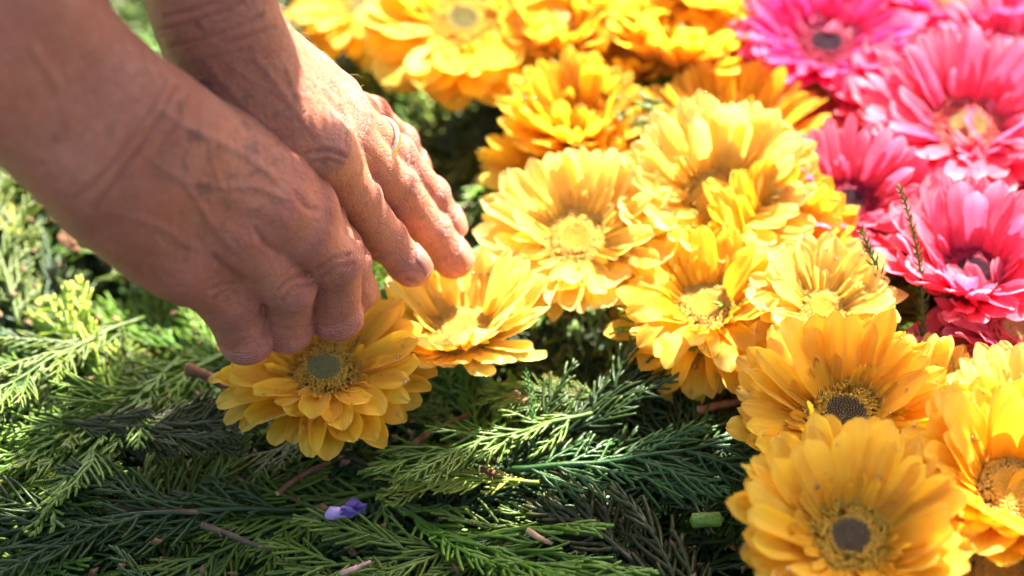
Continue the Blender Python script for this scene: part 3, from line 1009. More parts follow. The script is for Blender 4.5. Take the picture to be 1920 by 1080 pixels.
Y(1215, 300, .014, .034, (0, -.1, 1), 22, 'yellow gerbera filling the gap between the hollow centred one and the deep cupped one', 37, 'gold', 'strap')
Y(1230, 520, .012, .034, (0, -.1, 1), 20, 'yellow gerbera low between the broad pale one and the drooping one', 38, 'gold', 'strap')
Y(1440, 680, .012, .034, (0, -.1, 1), 20, 'orange yellow gerbera tucked low under the very pale one', 39, 'gold', 'strap')
Y(960, 130, .012, .030, (-.1, -.1, 1), 24, 'blurred yellow gerbera low between the large top one and the hollow one', 40, 'gold', 'strap')
P(1548, 92, .034, .044, (-.02, -.18, 1), 16, 'magenta gerbera with a dark centre, top of the pink group', 51, 'purple', 'strap', M_MAG, width=1.0)
P(1530, 190, .020, .042, (-.1, -.25, 1), 8, 'coral pink gerbera spread flat below the magenta one', 52, 'green', 'strap')
P(1812, 248, .036, .050, (0, -.25, 1), 20, 'large coral pink gerbera with a greenish centre, right side', 53, 'green', 'strap', width=1.0)
P(1705, 215, .024, .040, (0, -.2, 1), 22, 'pink gerbera with a red centre behind the large greenish centred one', 54, 'purple', 'strap')
P(1592, 388, .030, .039, (-.08, -.22, 1), 22, 'light pink gerbera with a dark purple centre, next to the yellow flowers', 55, 'purple', 'strap', cup2=36)
P(1822, 522, .030, .044, (.0, -.12, 1), 30, 'coral gerbera with tall back petals and a small dark centre behind the needle shoots', 56, 'purple', 'strap', cup2=48, width=1.2)
P(1900, 628, .022, .036, (.1, -.1, 1), 12, 'pink gerbera at the right edge, lowest of the pink group', 57, 'green', 'strap')
P(1780, 5, .030, .042, (0, -.1, 1), 18, 'deep pink gerbera cut off by the top edge', 58, 'green', 'strap', M_MAG)
P(1910, 330, .024, .038, (.1, -.15, 1), 20, 'pink gerbera at the right edge under the large greenish centred one', 59, 'purple', 'strap')
P(1905, 110, .024, .042, (.1, -.15, 1), 20, 'pink gerbera at the right edge near the top', 60, 'purple', 'strap')
P(1735, 360, .016, .038, (0, -.1, 1), 20, 'pink gerbera low between the light pink one and the coral one', 61, 'green', 'strap')
P(1650, 300, .010, .034, (0, -.1, 1), 15, 'pink gerbera buried in the middle of the pink group', 63, 'green', 'strap', M_MAG)
P(1660, 110, .014, .036, (0, -.1, 1), 18, 'magenta gerbera wedged right of the dark centred one at the top', 64, 'green', 'strap', M_MAG)
P(1430, 110, .016, .032, (-.15, 0, 1), 6, 'red pink gerbera half hidden against the yellow flowers at the top', 62, 'purple', 'strap', M_PINK)

# ------------------------------------------------------------------ greenery
def conifer_material(name, c0, c1, tipc, gloss=0.38):
    m, nt, out = new_mat(name)
    N = NT(nt)
    co = N.n('TexCoord').outputs['Object']
    rnd = N.n('ObjectInfo').outputs['Random']
    tipa = N.n('Attribute', attribute_name='tipness').outputs['Fac']
    nz = N.noise(co, 60, 2, 0.6)
    fine = N.noise(co, 1500, 2, 0.5)
    c = N.mix(N.ramp(nz, [(0.3, 0.0), (0.7, 1.0)]), c0, c1)
    c = N.mix(N.math('MULTIPLY', tipa, 0.6), c, tipc)
    c = N.mix(N.math('MULTIPLY', N.ramp(fine, [(0.5, 0.0), (0.75, 1.0)]), 0.35), c, tuple(x * 0.45 for x in c0))
    hsv = N.n('HueSaturation')
    N.l(N.math('ADD', 0.47, N.math('MULTIPLY', rnd, 0.05)), hsv.inputs['Hue'])
    N.l(N.math('ADD', 0.65, N.math('MULTIPLY', rnd, 0.7)), hsv.inputs['Value'])
    N.l(c, hsv.inputs['Color'])
    b = N.n('BsdfPrincipled')
    N.l(hsv.outputs[0], b.inputs['Base Color'])
    b.inputs['Roughness'].default_value = gloss
    b.inputs['Specular IOR Level'].default_value = 0.42
    bp = N.n('Bump'); bp.inputs['Strength'].default_value = 0.7; bp.inputs['Distance'].default_value = 0.0003
    N.l(fine, bp.inputs['Height']); N.l(bp.outputs[0], b.inputs['Normal'])
    t = N.n('BsdfTranslucent'); N.l(hsv.outputs[0], t.inputs['Color'])
    mx = N.n('MixShader'); mx.inputs[0].default_value = 0.22
    N.l(b.outputs[0], mx.inputs[1]); N.l(t.outputs[0], mx.inputs[2]); N.l(mx.outputs[0], out.inputs[0])
    return m

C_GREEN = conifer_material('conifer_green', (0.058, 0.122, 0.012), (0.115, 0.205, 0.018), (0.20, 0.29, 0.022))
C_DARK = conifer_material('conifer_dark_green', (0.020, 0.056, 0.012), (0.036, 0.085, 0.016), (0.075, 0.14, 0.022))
C_LIME = conifer_material('conifer_yellow_green', (0.20, 0.30, 0.025), (0.32, 0.40, 0.04), (0.52, 0.50, 0.06))
C_DRY = conifer_material('conifer_dry_olive', (0.040, 0.062, 0.012), (0.066, 0.088, 0.016), (0.11, 0.12, 0.03))

def cyp_sprig(rng, mat, L=0.115, dens=1.0, thick=1.0, droop=0.0, name='conifer_sprig'):
    """flat fern-like cypress spray along +x"""
    verts = []; mb = MB(); tips = []
    seg_r = 0.00070 * thick
    def curve(p, ang, length, bend, zb, n):
        pts = [np.array(p, float)]
        a = ang
        for i in range(n):
            a += bend / n
            st = length / n
            pts.append(pts[-1] + np.array([math.cos(a) * st, math.sin(a) * st, zb * st + droop * st * (i / n) + .10 * st * math.sin(i * .9 + a * 3)]))
        return np.array(pts), a
    def beads(pts, r0, r1):
        n = len(pts)
        r = np.linspace(r0, r1, n)
        r = r * (1 + 0.28 * (np.arange(n) % 2) - .1)
        mb.tube(pts, r, 4, True)
        tips.append((mb.n - (n * 4 + 2), mb.n, n))
    main, _ = curve((0, 0, 0), 0, L, rng.uniform(-.5, .5), rng.uniform(-.08, .12), 22)
    mb.tube(main, np.linspace(.0013, .0006, 23) * thick, 5)
    tips.append((None, mb.n, 0))
    nl = int(23 * dens)
    for i in range(nl):
        s = 0.06 + 0.94 * i / nl
        k = s * 22; k0 = min(int(k), 21); p = lerp(main[k0], main[k0 + 1], k - k0)
        dirv = main[k0 + 1] - main[k0]; a0 = math.atan2(dirv[1], dirv[0])
        side = 1 if i % 2 else -1
        prof = (math.sin(min(s * 1.9 + .25, 1.57)) * (1 - s ** 2.4)) + .10
        ll = L * 0.47 * prof * rng.uniform(.55, 1.12) * (0.3 if rng.random() < .07 else 1)
        nseg = max(4, int(ll / .0022))
        ang = a0 + side * rng.uniform(.45, .80)
        lat, _ = curve(p, ang, ll, -side * rng.uniform(.05, .85), rng.uniform(-.28, .28), nseg)
        beads(lat, seg_r * 1.25, seg_r * .7)
        ns = int(ll / (0.0025 / dens))
        for j in range(1, ns):
            t = j / ns; kk = t * nseg; q0 = min(int(kk), nseg - 1); pp = lerp(lat[q0], lat[q0 + 1], kk - q0)
            dv = lat[q0 + 1] - lat[q0]; a1 = math.atan2(dv[1], dv[0])
            sd = 1 if j % 2 else -1
            sl = min((1 - t ** 1.6) * ll * .42, .0135) * rng.uniform(.6, 1.1) + .0022
            n3 = max(2, int(sl / .0017))
            sub, _ = curve(pp, a1 + sd * rng.uniform(.40, .70), sl, -sd * rng.uniform(.1, .45), rng.uniform(-.3, .3), n3)
            beads(sub, seg_r * 1.08, seg_r * .75)
    me = mb.mesh(name)
    tn = np.zeros(len(me.vertices), np.float32)
    for s0, s1, n in tips:
        if s0 is None: continue
        tn[s0:s0 + n * 4] = np.repeat(np.linspace(0, 1, n), 4); tn[s1 - 1] = 1
    a = me.attributes.new('tipness', 'FLOAT', 'POINT'); a.data.foreach_set('value', tn)
    me.materials.append(mat)
    return me

def needle_sprig(rng, mat, L=0.07, nl=0.007, name='needle_sprig', step=.0011):
    mb = MB()
    n = 16; pts = [np.zeros(3)]; a = 0; b = rng.uniform(-.6, .6)
    for i in range(n):
        a += b / n
        pts.append(pts[-1] + np.array([math.cos(a), math.sin(a), rng.uniform(-.05, .05)]) * L / n)
    pts = np.array(pts)
    mb.tube(pts, np.linspace(.0011, .0004, n + 1), 5)
    cnt = int(L / step)
    for i in range(cnt):
        s = (i + .5) / cnt; k = s * n; k0 = min(int(k), n - 1); p = lerp(pts[k0], pts[k0 + 1], k - k0)
        d = pts[k0 + 1] - pts[k0]; d /= np.linalg.norm(d)
        th = i * 2.4
        u = np.array([-d[1], d[0], 0]); w = np.cross(d, u)
        o = u * math.cos(th) + w * math.sin(th)
        ln = nl * rng.uniform(.7, 1.1) * (1 - .45 * s)
        mid = p + (d * .75 + o * .75) * ln * .5
        end = mid + (d * .95 + o * .45) * ln * .5
        mb.tube([p, mid, end], [.00042, .0005, .00012], 4)
    me = mb.mesh(name); me.materials.append(mat)
    a = me.attributes.new('tipness', 'FLOAT', 'POINT'); a.data.foreach_set('value', np.full(len(me.vertices), .2, np.float32))
    return me

GR = random.Random(21)
SPRIG = {
    'green': [cyp_sprig(GR, C_GREEN, GR.uniform(.10, .13), 1.0) for _ in range(6)],
    'dark': [cyp_sprig(GR, C_DARK, GR.uniform(.10, .13), .95, 1.0, GR.uniform(-.3, .1)) for _ in range(6)],
    'lime': [cyp_sprig(GR, C_LIME, GR.uniform(.07, .10), 1.0, 1.25) for _ in range(2)],
    'dry': [cyp_sprig(GR, C_DRY, GR.uniform(.07, .10), 1.1, 1.3) for _ in range(2)],
    'needle': [needle_sprig(GR, C_DARK, GR.uniform(.05, .08)) for _ in range(3)],
}

m_soil = simple_mat('dark_soil', (0.045, 0.032, 0.020), 0.9, 90, .5, 0, .004)
gs = MB()
gn = 60
gx = np.sign(np.linspace(-1, 1, gn)) * (np.abs(np.linspace(-1, 1, gn)) ** 3) * 30
from mathutils import noise as mnoise
gv = np.array([(x, y, -.058 + .006 * mnoise.noise(Vector((x * 6, y * 6, 0)))) for x in gx for y in gx])
gi = (np.arange(gn - 1)[:, None] * gn + np.arange(gn - 1)[None, :]).ravel()
ground = link('ground', mesh_np('ground', gv, np.stack([gi, gi + gn, gi + gn + 1, gi + 1], 1)), m_soil)
tag(ground, 'dark soil under the greenery', kind='structure')

# the deep layer of greenery: one mass, instanced sprigs on points
src = bpy.data.collections.new('sprig_sources')
for key in ('green', 'dark', 'dark', 'green', 'dry'):
    for me in SPRIG[key]:
        o = bpy.data.objects.new('sprig_source', me)
        src.objects.link(o)
        if key == 'dry': break
# points with rotation
MR = random.Random(8)
pts = []; rots = []; scs = []
for layer in range(5):
    zb = (-.050, -.040, -.030, -.021, -.013)[layer]
    n = 330
    for i in range(n):
        x = MR.uniform(-.62, .62); y = MR.uniform(-.45, .55)
        pts.append((x, y, zb + MR.uniform(-.006, .006)))
        rots.append((MR.gauss(0, .28), MR.gauss(0, .16), MR.uniform(0, 6.28)))
        scs.append(MR.uniform(.85, 1.25))
me = bpy.data.meshes.new('conifer_mat'); me.from_pydata(pts, [], [])
a = me.attributes.new('rot', 'FLOAT_VECTOR', 'POINT'); a.data.foreach_set('vector', np.array(rots, np.float32).ravel())
a = me.attributes.new('scl', 'FLOAT', 'POINT'); a.data.foreach_set('value', np.array(scs, np.float32))
mat_o = link('conifer_mat', me)
tag(mat_o, 'thick mat of cut conifer greenery covering the ground', 'greenery', kind='stuff')
ng = bpy.data.node_groups.new('scatter', 'GeometryNodeTree')
ng.interface.new_socket('Geometry', in_out='INPUT', socket_type='NodeSocketGeometry')
ng.interface.new_socket('Geometry', in_out='OUTPUT', socket_type='NodeSocketGeometry')
gi_ = ng.nodes.new('NodeGroupInput'); go_ = ng.nodes.new('NodeGroupOutput')
ci = ng.nodes.new('GeometryNodeCollectionInfo'); ci.inputs['Collection'].default_value = src; ci.inputs['Separate Children'].default_value = True; ci.inputs['Reset Children'].default_value = True
iop = ng.nodes.new('GeometryNodeInstanceOnPoints'); iop.inputs['Pick Instance'].default_value = True
ra_ = ng.nodes.new('GeometryNodeInputNamedAttribute'); ra_.data_type = 'FLOAT_VECTOR'; ra_.inputs[0].default_value = 'rot'
sa_ = ng.nodes.new('GeometryNodeInputNamedAttribute'); sa_.data_type = 'FLOAT'; sa_.inputs[0].default_value = 'scl'
ng.links.new(gi_.outputs[0], iop.inputs['Points']); ng.links.new(ci.outputs[0], iop.inputs['Instance'])
ng.links.new(ra_.outputs[0], iop.inputs['Rotation']); ng.links.new(sa_.outputs[0], iop.inputs['Scale'])
ng.links.new(iop.outputs[0], go_.inputs[0])
md = mat_o.modifiers.new('scatter', 'NODES'); md.node_group = ng

def place(name, me, px, py, z, rz, label, cat='sprig', rx=0.0, ry=0.0, s=1.0, group='cut conifer sprigs lying on top of the mat'):
    o = bpy.data.objects.new(name, me); COL.objects.link(o)
    o.location = at(px, py, z); o.rotation_euler = Euler((rx, ry, rz), 'XYZ'); o.scale = (s, s, s)
    return tag(o, label, cat, group)

CLEAR = [at(650, 965, 0).xy, at(1324, 975, 0).xy, at(950, 800, 0).xy, at(200, 955, 0).xy]
# top layer: separate sprigs
TL = random.Random(77)
labs = {'green': 'flat green conifer sprig lying among others like it on top of the mat',
        'dark': 'dark green conifer sprig lying among others like it on top of the mat',
        'lime': 'short yellow green conifer sprig lying on the mat',
        'dry': 'dull olive conifer sprig lying on the mat'}
PLACES = [('the held flower', 608, 712), ('the near forearm', 120, 330), ('the fallen violet floret', 650, 965), ('the green stem piece', 1324, 975),
    ('the sunny patch', 960, 800), ('the drooping petalled flower', 1325, 600), ('the brown centred flower', 1500, 790), ('the far fingertips', 860, 490),
    ('the far wrist', 560, 60), ('the lower left corner', 60, 1030), ('the left edge', 10, 720), ('the broad pale flower', 1085, 455), ('the needle shoots', 1705, 620),
    ('the thin grey twig', 200, 955), ('the near little finger', 450, 650), ('the bottom edge', 960, 1070)]
HUES = {'green': 'mid green', 'dark': 'dark green', 'lime': 'yellow green', 'dry': 'dull olive'}
def pix(p):
    d = p - CAM; z = d.dot(FW)
    return 960 + d.x / z / SCL, 540 - d.dot(UP) / z / SCL
def sprig_label(k, p, rz, s):
    mid = p + Vector((math.cos(rz), math.sin(rz), 0)) * .05 * s
    x, y = pix(mid)
    for nm, lx, ly in sorted(PLACES, key=lambda q: (q[1] - x) ** 2 + (q[2] - y) ** 2)[:3]:
        t = one_label(k, nm, x - lx, y - ly, rz)
        if t not in USED: break
    USED.add(t)
    return t
USED = set()
def one_label(k, nm, dx, dy, rz):
    far = math.hypot(dx, dy)
    rel = 'beside' if far < 70 else ('right of' if dx > 0 else 'left of') if abs(dx) > abs(dy) * 2 else ('below' if dy > 0 else 'above') if abs(dy) > abs(dx) * 2 else (('below and right of' if dx > 0 else 'below and left of') if dy > 0 else ('above and right of' if dx > 0 else 'above and left of'))
    w = ('right', 'up to the right', 'upwards', 'up to the left', 'left', 'down to the left', 'downwards', 'down to the right')[int(round((rz % (2 * math.pi)) / (math.pi / 4))) % 8]
    return '%s sprig pointing %s, %s %s' % (HUES[k], w, rel, nm)
def scatter_px(n, x0, x1, y0, y1, kinds, zr, headings, s=(.85, 1.15)):
    for i in range(n):
        k = TL.choice(kinds)
        px = TL.uniform(x0, x1); py = TL.uniform(y0, y1)
        z = TL.uniform(*zr); rz = TL.choice(headings) + TL.gauss(0, .35); sc = TL.uniform(*s)
        rx = TL.gauss(0, .25); ry = TL.gauss(-.02, .12)
        p0 = at(px, py, z); hit = False
        for t in (0, .04, .08, .12):
            q = p0 + Vector((math.cos(rz), math.sin(rz), 0)) * t * sc
            for fl_, pets_ in FLOWERS:
                if (q.xy - fl_.location.xy).length < .050: hit = True
            if any((q.xy - o_).length < .022 for o_ in CLEAR): hit = True
        if hit: z -= .016; ry = abs(ry) * .5; rx *= .4
        place('conifer_sprig', TL.choice(SPRIG[k]), px, py, z, rz, sprig_label(k, p0, rz, sc), rx=rx, ry=ry, s=sc)
PI = math.pi
scatter_px(38, -150, 480, 330, 900, ('green', 'green', 'lime', 'green', 'dark'), (-.010, .004), (2.4, 3.4, .6, 4.2))
scatter_px(38, 60, 1400, 840, 1110, ('dark', 'dark', 'dark', 'green'), (-.010, .003), (.3, 2.9, 3.4, .9, 3.9))  # mostly dark sprigs here, deepening the near shade by colour
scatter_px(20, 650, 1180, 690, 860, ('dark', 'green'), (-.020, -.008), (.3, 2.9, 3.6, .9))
scatter_px(34, 200, 980, -60, 420, ('green', 'green', 'lime', 'dark'), (-.010, .006), (.2, 1.0, 3.5, 5.2))
scatter_px(8, 1600, 1900, 540, 720, ('dark', 'green'), (-.014, -.002), (1.2, 2.0, .6))

# ------------------------------------------------------------------ ring
def ring_obj():
    c = lg; ax = (c[2] - c[3]).normalized()
    pos = c[3] + (c[2] - c[3]) * 0.62
    d = nL - ax * nL.dot(ax); d.normalize(); s = ax.cross(d)
    r = 0.0097; nu = 48
    prof = [(-.0022, 0), (-.0019, .0008), (-.0009, .0013), (0, .0014), (.0009, .0013), (.0019, .0008), (.0022, 0), (.0, -.0003)]
    v = []; f = []
    for i in range(nu):
        a = i * 2 * math.pi / nu
        e = s * math.sin(a) + d * math.cos(a)
        for (u, w) in prof: v.append(pos + ax * u + e * (r + w))
    k = len(prof)
    for i in range(nu):
        for j in range(k):
            f.append((i * k + j, ((i + 1) % nu) * k + j, ((i + 1) % nu) * k + (j + 1) % k, i * k + (j + 1) % k))
    m, nt, out = new_mat('worn_gold'); N = NT(nt); b = N.n('BsdfPrincipled')
    b.inputs['Base Color'].default_value = (.78, .62, .40, 1); b.inputs['Metallic'].default_value = 1; 
    co = N.n('TexCoord').outputs['Object']; N.l(N.math('ADD', .18, N.math('MULTIPLY', N.noise(co, 900, 3), .25)), b.inputs['Roughness'])
    N.l(b.outputs[0], out.inputs[0])
    o = link('wedding_ring', mesh_np('wedding_ring', v, f), m, person)
    o['label'] = 'plain gold wedding ring on the far hand'
ring_obj()

# ------------------------------------------------------------------ small things on the greenery
M_BARK = simple_mat('reddish_bark', (0.13, 0.056, 0.022), 0.95, 220, .5, 0, .001)
M_WOOD = simple_mat('cut_wood_end', (0.45, 0.28, 0.14), 0.7, 300, .25)
M_GREY = simple_mat('dead_twig_grey', (0.11, 0.070, 0.036), 0.95, 220, .4, 0, .001)
SR = random.Random(31)

def twig(px, py, z, rz, L, r, label, mat=None, ry=0.0, side=2):
    mb = MB(); n = 9
    pts = [np.array([0., 0, 0])]; a = 0
    for i in range(n):
        a += SR.uniform(-.14, .14)
        pts.append(pts[-1] + np.array([math.cos(a), math.sin(a), SR.uniform(-.08, .08)]) * L / n)
    pts = np.array(pts)
    rad = np.linspace(r, r * .6, n + 1) * np.array([1 + .14 * SR.uniform(-1, 1) for _ in range(n + 1)])
    mb.tube(pts, rad, 9)
    for k in range(side):
        i = SR.randrange(2, n - 1); d = np.array([math.cos(a + SR.choice((-1, 1)) * .8), math.sin(a + SR.choice((-1, 1)) * .8), .2])
        mb.tube([pts[i], pts[i] + d * L * .08, pts[i] + d * L * .16], [rad[i] * .55, rad[i] * .4, rad[i] * .2], 6)
    me = mb.mesh('brown_twig')
    o = link('brown_twig', me, mat or M_BARK)
    o.location = at(px, py, z); o.rotation_euler = (0, ry, rz)
    tag(o, label, 'twig', 'broken twigs among the greenery')
    # pale cut face
    c = MB(); c.tube([(-.0003, 0, 0), (.0001, 0, 0)], [r * .9, r * .86], 12)
    link('cut_end', c.mesh('cut_end', False), M_WOOD, o)
    return o

twig(352, 692, .012, -.25, .030, .0026, 'reddish brown twig stub poking out left of the held flower')
twig(178, 955, .002, -.06, .040, .0016, 'thin grey brown twig lying at lower left, left of the purple petal', M_GREY)
twig(520, 925, .001, .9, .026, .0011, 'thin reddish twig standing up above the purple petal')
twig(760, 850, .002, 1.05, .034, .0015, 'reddish twig leaning in the dark greenery below the sunlit flower')
twig(380, 985, .001, -.3, .030, .0014, 'dead grey twig left of the purple petal, near the bottom', M_GREY)
twig(990, 995, .012, -.7, .011, .0013, 'tiny pale orange twig fragment at the bottom centre', simple_mat('pale_twig', (.42, .24, .12), .7))
twig(1295, 885, .006, -.08, .020, .0008, 'hair thin pink brown twig beside the lower yellow flowers')
twig(1310, 770, .008, .25, .018, .0022, 'orange brown twig end left of the wide brown centred flower', simple_mat('orange_bark', (.30, .12, .04), .7))
twig(640, 1075, .006, .4, .012, .0012, 'small pinkish twig tip at the bottom edge', simple_mat('pink_twig', (.40, .22, .16), .7))
twig(890, 345, -.004, .5, .05, .0016, 'blurred reddish twig in the greenery right of the far hand')

def bark_chip(px, py, z, s, rz, label, mat=None):
    """knobbly fragment of bark or bud"""
    mb = MB()
    n = 7
    for k in range(5):
        c = np.array([SR.uniform(-1, 1) * s * .5, SR.uniform(-1, 1) * s * .25, SR.uniform(0, .3) * s])
        d = np.array([SR.uniform(.5, 1), SR.uniform(-.5, .5), SR.uniform(-.2, .5)]) * s * .5
        mb.tube([c - d, c - d * .3, c + d * .4, c + d], [s * .10, s * .24, s * .22, s * .06], 7, ell=.6)
    o = link('bark_chip', mb.mesh('bark_chip', False), mat or M_BARK)
    o.location = at(px, py, z); o.rotation_euler = (0, 0, rz)
    tag(o, label, 'bark chip', 'brown bark and bud fragments in the greenery')
bark_chip(920, 888, .006, .0055, 0, 'chocolate brown bark chip just below the sunlit green sprig')
bark_chip(165, 440, .002, .016, .3, 'rusty brown bark fragments in the sun under the near forearm')
bark_chip(130, 455, .0, .012, 2.0, 'smaller rusty brown fragment left of the larger one under the near forearm')
bark_chip(970, 752, .006, .009, .2, 'pinkish brown dead bud cluster at the top of the sunlit sprig', simple_mat('dead_bud', (.34, .17, .10), .7))
bark_chip(1075, 748, .006, .008, 1.2, 'dark reddish dead bud right of the sunlit sprig')
bark_chip(1035, 715, .006, .005, 2.2, 'small orange brown bud scale above the sunlit sprig', simple_mat('bud_scale', (.42, .20, .10), .7))
bark_chip(758, 918, -.002, .010, .5, 'dark brown cone fragment sunk in the greenery between purple petal and sunlit sprig', simple_mat('cone_brown', (.07, .035, .022), .7))

# sunlit sprigs and other single ones
def one(px, py, z, rz, kind, i, label, s=1.0, rx=0, ry=0):
    return place('conifer_sprig', SPRIG[kind][i], px, py, z, rz, label, rx=rx, ry=ry, s=s, group=None)
one(1110, 775, .014, PI + .35, 'green', 4, 'bright green fern like sprig in the only patch of sun on the near greenery', .85, .15, .05)
one(1150, 745, .012, PI - .05, 'green', 0, 'sunlit sprig lying just above the brightest fern like sprig', .50, -.1)
one(1010, 905, .005, PI - .12, 'lime', 0, 'small yellow green sprig at the lower rim of the sunny patch', .62, .1)
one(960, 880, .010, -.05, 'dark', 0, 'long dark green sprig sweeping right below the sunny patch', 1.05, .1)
one(120, 790, .010, -.25, 'dry', 0, 'dark olive crumpled sprig at left, half in shade below the sunny greenery', .8, .3)
one(1330, 1000, .006, 1.9, 'dark', 2, 'dark sprig fanning upwards beside the green stem piece', .9)
one(1330, 770, .008, -1.35, 'dark', 1, 'drooping dark sprig hanging down left of the wide brown centred flower', .42)
one(20, 930, .008, .6, 'lime', 1, 'bright yellow sprig tip at the left edge in the last sun', .5)
def shoot(px, py, z, L_i, rz, ry, label, s=1.0):
    o = place('conifer_shoot', SPRIG['needle'][L_i], px, py, z, rz, label, ry=ry, s=s, group='upright needle shoots between the flowers')
M_ND = conifer_material('juniper_green', (0.045, 0.12, 0.03), (0.09, 0.19, 0.035), (0.2, 0.3, 0.05))
for me_ in SPRIG['needle']: me_.materials[0] = M_ND
shoot(1690, 668, .020, 0, 1.9, -.95, 'upright dark green needle shoot left of the coral gerbera, shorter of two', 1.0)
shoot(1728, 640, .026, 1, 1.45, -1.0, 'tallest upright needle shoot, against the coral pink petals', .80)
shoot(1700, 690, .004, 2, .2, -.2, 'bright green needle shoot lying flat under the upright pair', .7)
shoot(1000, 850, .006, 0, 1.5, -.7, 'dark needle shoot rising in front of the sunny patch', .6)
shoot(1130, 800, .006, 1, 1.2, -.3, 'dark needle shoot right of the sunny patch', .8)
shoot(1200, 850, .006, 2, .4, -.2, 'star shaped needle tuft in shade right of the sunny patch', .6)
shoot(1790, 725, .030, 0, 1.5, -.9, 'tiny green needle tip wedged in the pale petals at the right', .22)

# fallen purple floret
M_PURP = petal_material('violet_petal', (0.14, 0.08, 0.34), (0.20, 0.13, 0.46), (0.16, 0.10, 0.42), (0.25, 0.18, 0.5))
pr = random.Random(9)
pf = empty('fallen_floret', at(650, 966, .012)); tag(pf, 'small crumpled violet blue floret lying on the dark greenery at the bottom', 'fallen flower')
tb = MB(); tb.tube([(-.0085, -.001, 0), (-.0060, .0, .0012), (-.003, .0004, .0012), (0, .0003, .0008)], [.0013, .0030, .0024, .0018], 12)
link('floret_tube', tb.mesh('floret_tube'), simple_mat('lilac_tube', (.50, .34, .62), .5, 300, .2, .3), pf)
for k, (an, ln) in enumerate(((.45, .010), (.15, .0125), (-.1, .011), (-.4, .009), (.7, .007), (.0, .009))):
    me_ = petal_mesh(pr, ln, .0021, bend=pr.uniform(-.5, .6), cup=.9, twist=pr.uniform(-.9, .9), notch=.3, ruffle=.001, nu=10, nv=7, wave=.5)
    o = link('petal', me_, M_PURP, pf); o.location = (-.002, 0, .001 + k * .0003); o.rotation_euler = (pr.uniform(-.8, .8), -pr.uniform(0, .4), an)

pf.scale = (.92, .92, .92)
# cut green stem
cs = MB(); cs.tube([(-.0055, 0, 0), (-.005, 0, 0), (0, .0002, .0001), (.005, 0, 0), (.0055, 0, 0)], [.0024, .0029, .0028, .0029, .0025], 16)
so = link('cut_stem', cs.mesh('cut_stem'), simple_mat('fresh_stem_green', (0.16, 0.28, 0.03), .5, 500, .35, .2, .001))
so.location = at(1324, 975, .010); so.rotation_euler = (0, 0, .06)
tag(so, 'short piece of fresh light green cut stem lying on the sprigs', 'stem piece')
ce = MB(); ce.tube([(.0054, 0, 0), (.0057, 0, 0)], [.0023, .0021], 16)
link('cut_face', ce.mesh('cut_face', False), simple_mat('pale_stem_pith', (.45, .55, .20), .5), so)

# water drops on the wet petals
def drop_mesh():
    import bmesh
    bm = bmesh.new(); bmesh.ops.create_icosphere(bm, subdivisions=2, radius=1.0)
    v = np.array([tuple(x.co) for x in bm.verts]); f = np.array([[a.index for a in q.verts] for q in bm.faces]); bm.free()
    v[:, 2] *= .7
    return v, np.hstack([f, f[:, 2:3]])
DV, DF = drop_mesh()
bpy.context.view_layer.update()
m_w, nt_, out_ = new_mat('water'); N_ = NT(nt_)
b_ = N_.n('BsdfGlossy'); b_.inputs['Roughness'].default_value = 0.14
t_ = N_.n('BsdfTransparent'); fr_ = N_.n('Fresnel'); fr_.inputs['IOR'].default_value = 1.5
x_ = N_.n('MixShader'); N_.l(N_.math('ADD', fr_.outputs[0], 0.10), x_.inputs[0]); N_.l(t_.outputs[0], x_.inputs[1]); N_.l(b_.outputs[0], x_.inputs[2])
N_.l(x_.outputs[0], out_.inputs[0])
DR = random.Random(12); dm = MB()
for root_, pets in FLOWERS:
    for pt in pets:
        if DR.random() > .55: continue
        for _ in range(DR.choice((1, 1, 2, 3))):
            me_ = pt.data; poly = me_.polygons[DR.randrange(len(me_.polygons))]
            c = pt.matrix_world @ poly.center
            nn = (pt.matrix_world.to_3x3().inverted().transposed() @ poly.normal).normalized()
            if nn.z < 0.1: continue
            r = DR.uniform(.00040, .00095) * (1.5 if DR.random() < .12 else 1)
            q = nn.to_track_quat('Z', 'Y').to_matrix()
            v = np.array([tuple(c + nn * r * .35 + q @ Vector(p * r)) for p in DV])
            dm.add(v, DF)
tag(link('water_drops', dm.mesh('water_drops'), m_w), 'tiny water drops sprinkled over the gerbera petals', 'water drops', kind='stuff')

# fine hair on the forearms and the backs of the hands
HR = random.Random(44)
def hair(vv, arm, n, lo, hi, axis_pts):
    me = arm.data; hb = MB()
    nrm = np.zeros(len(me.vertices) * 3, np.float32); me.vertices.foreach_get('normal', nrm); nrm = nrm.reshape(-1, 3)
    w0, w1 = A3(axis_pts[0]), A3(axis_pts[1]); ax = (w1 - w0); L_ = np.linalg.norm(ax); ax /= L_
    u = (vv - w0) @ ax
    ok = np.where((u > lo) & (u < hi))[0]
    for _ in range(n):
        i = int(ok[HR.randrange(len(ok))]); p = vv[i]; q = nrm[i].astype(float)
        d = -ax + np.array([HR.gauss(0, .35) for _ in range(3)]) + q * .55
        d /= np.linalg.norm(d); ln = HR.uniform(.0035, .0075)
        hb.tube([p, p + d * ln * .5 + q * .0003, p + d * ln - q * ln * .15], [.00005, .000045, .00002], 3, False)
    m_h = simple_mat('pale_arm_hair', (.55, .38, .22), .4, 100, .1, .3)
    tag(link('arm_hair', hb.mesh('arm_hair'), m_h, arm), kind='stuff')
hair(vL, armL, 1100, -.06, .09, (lw, la))
hair(vR, armR, 900, -.04, .12, (rw, ra))

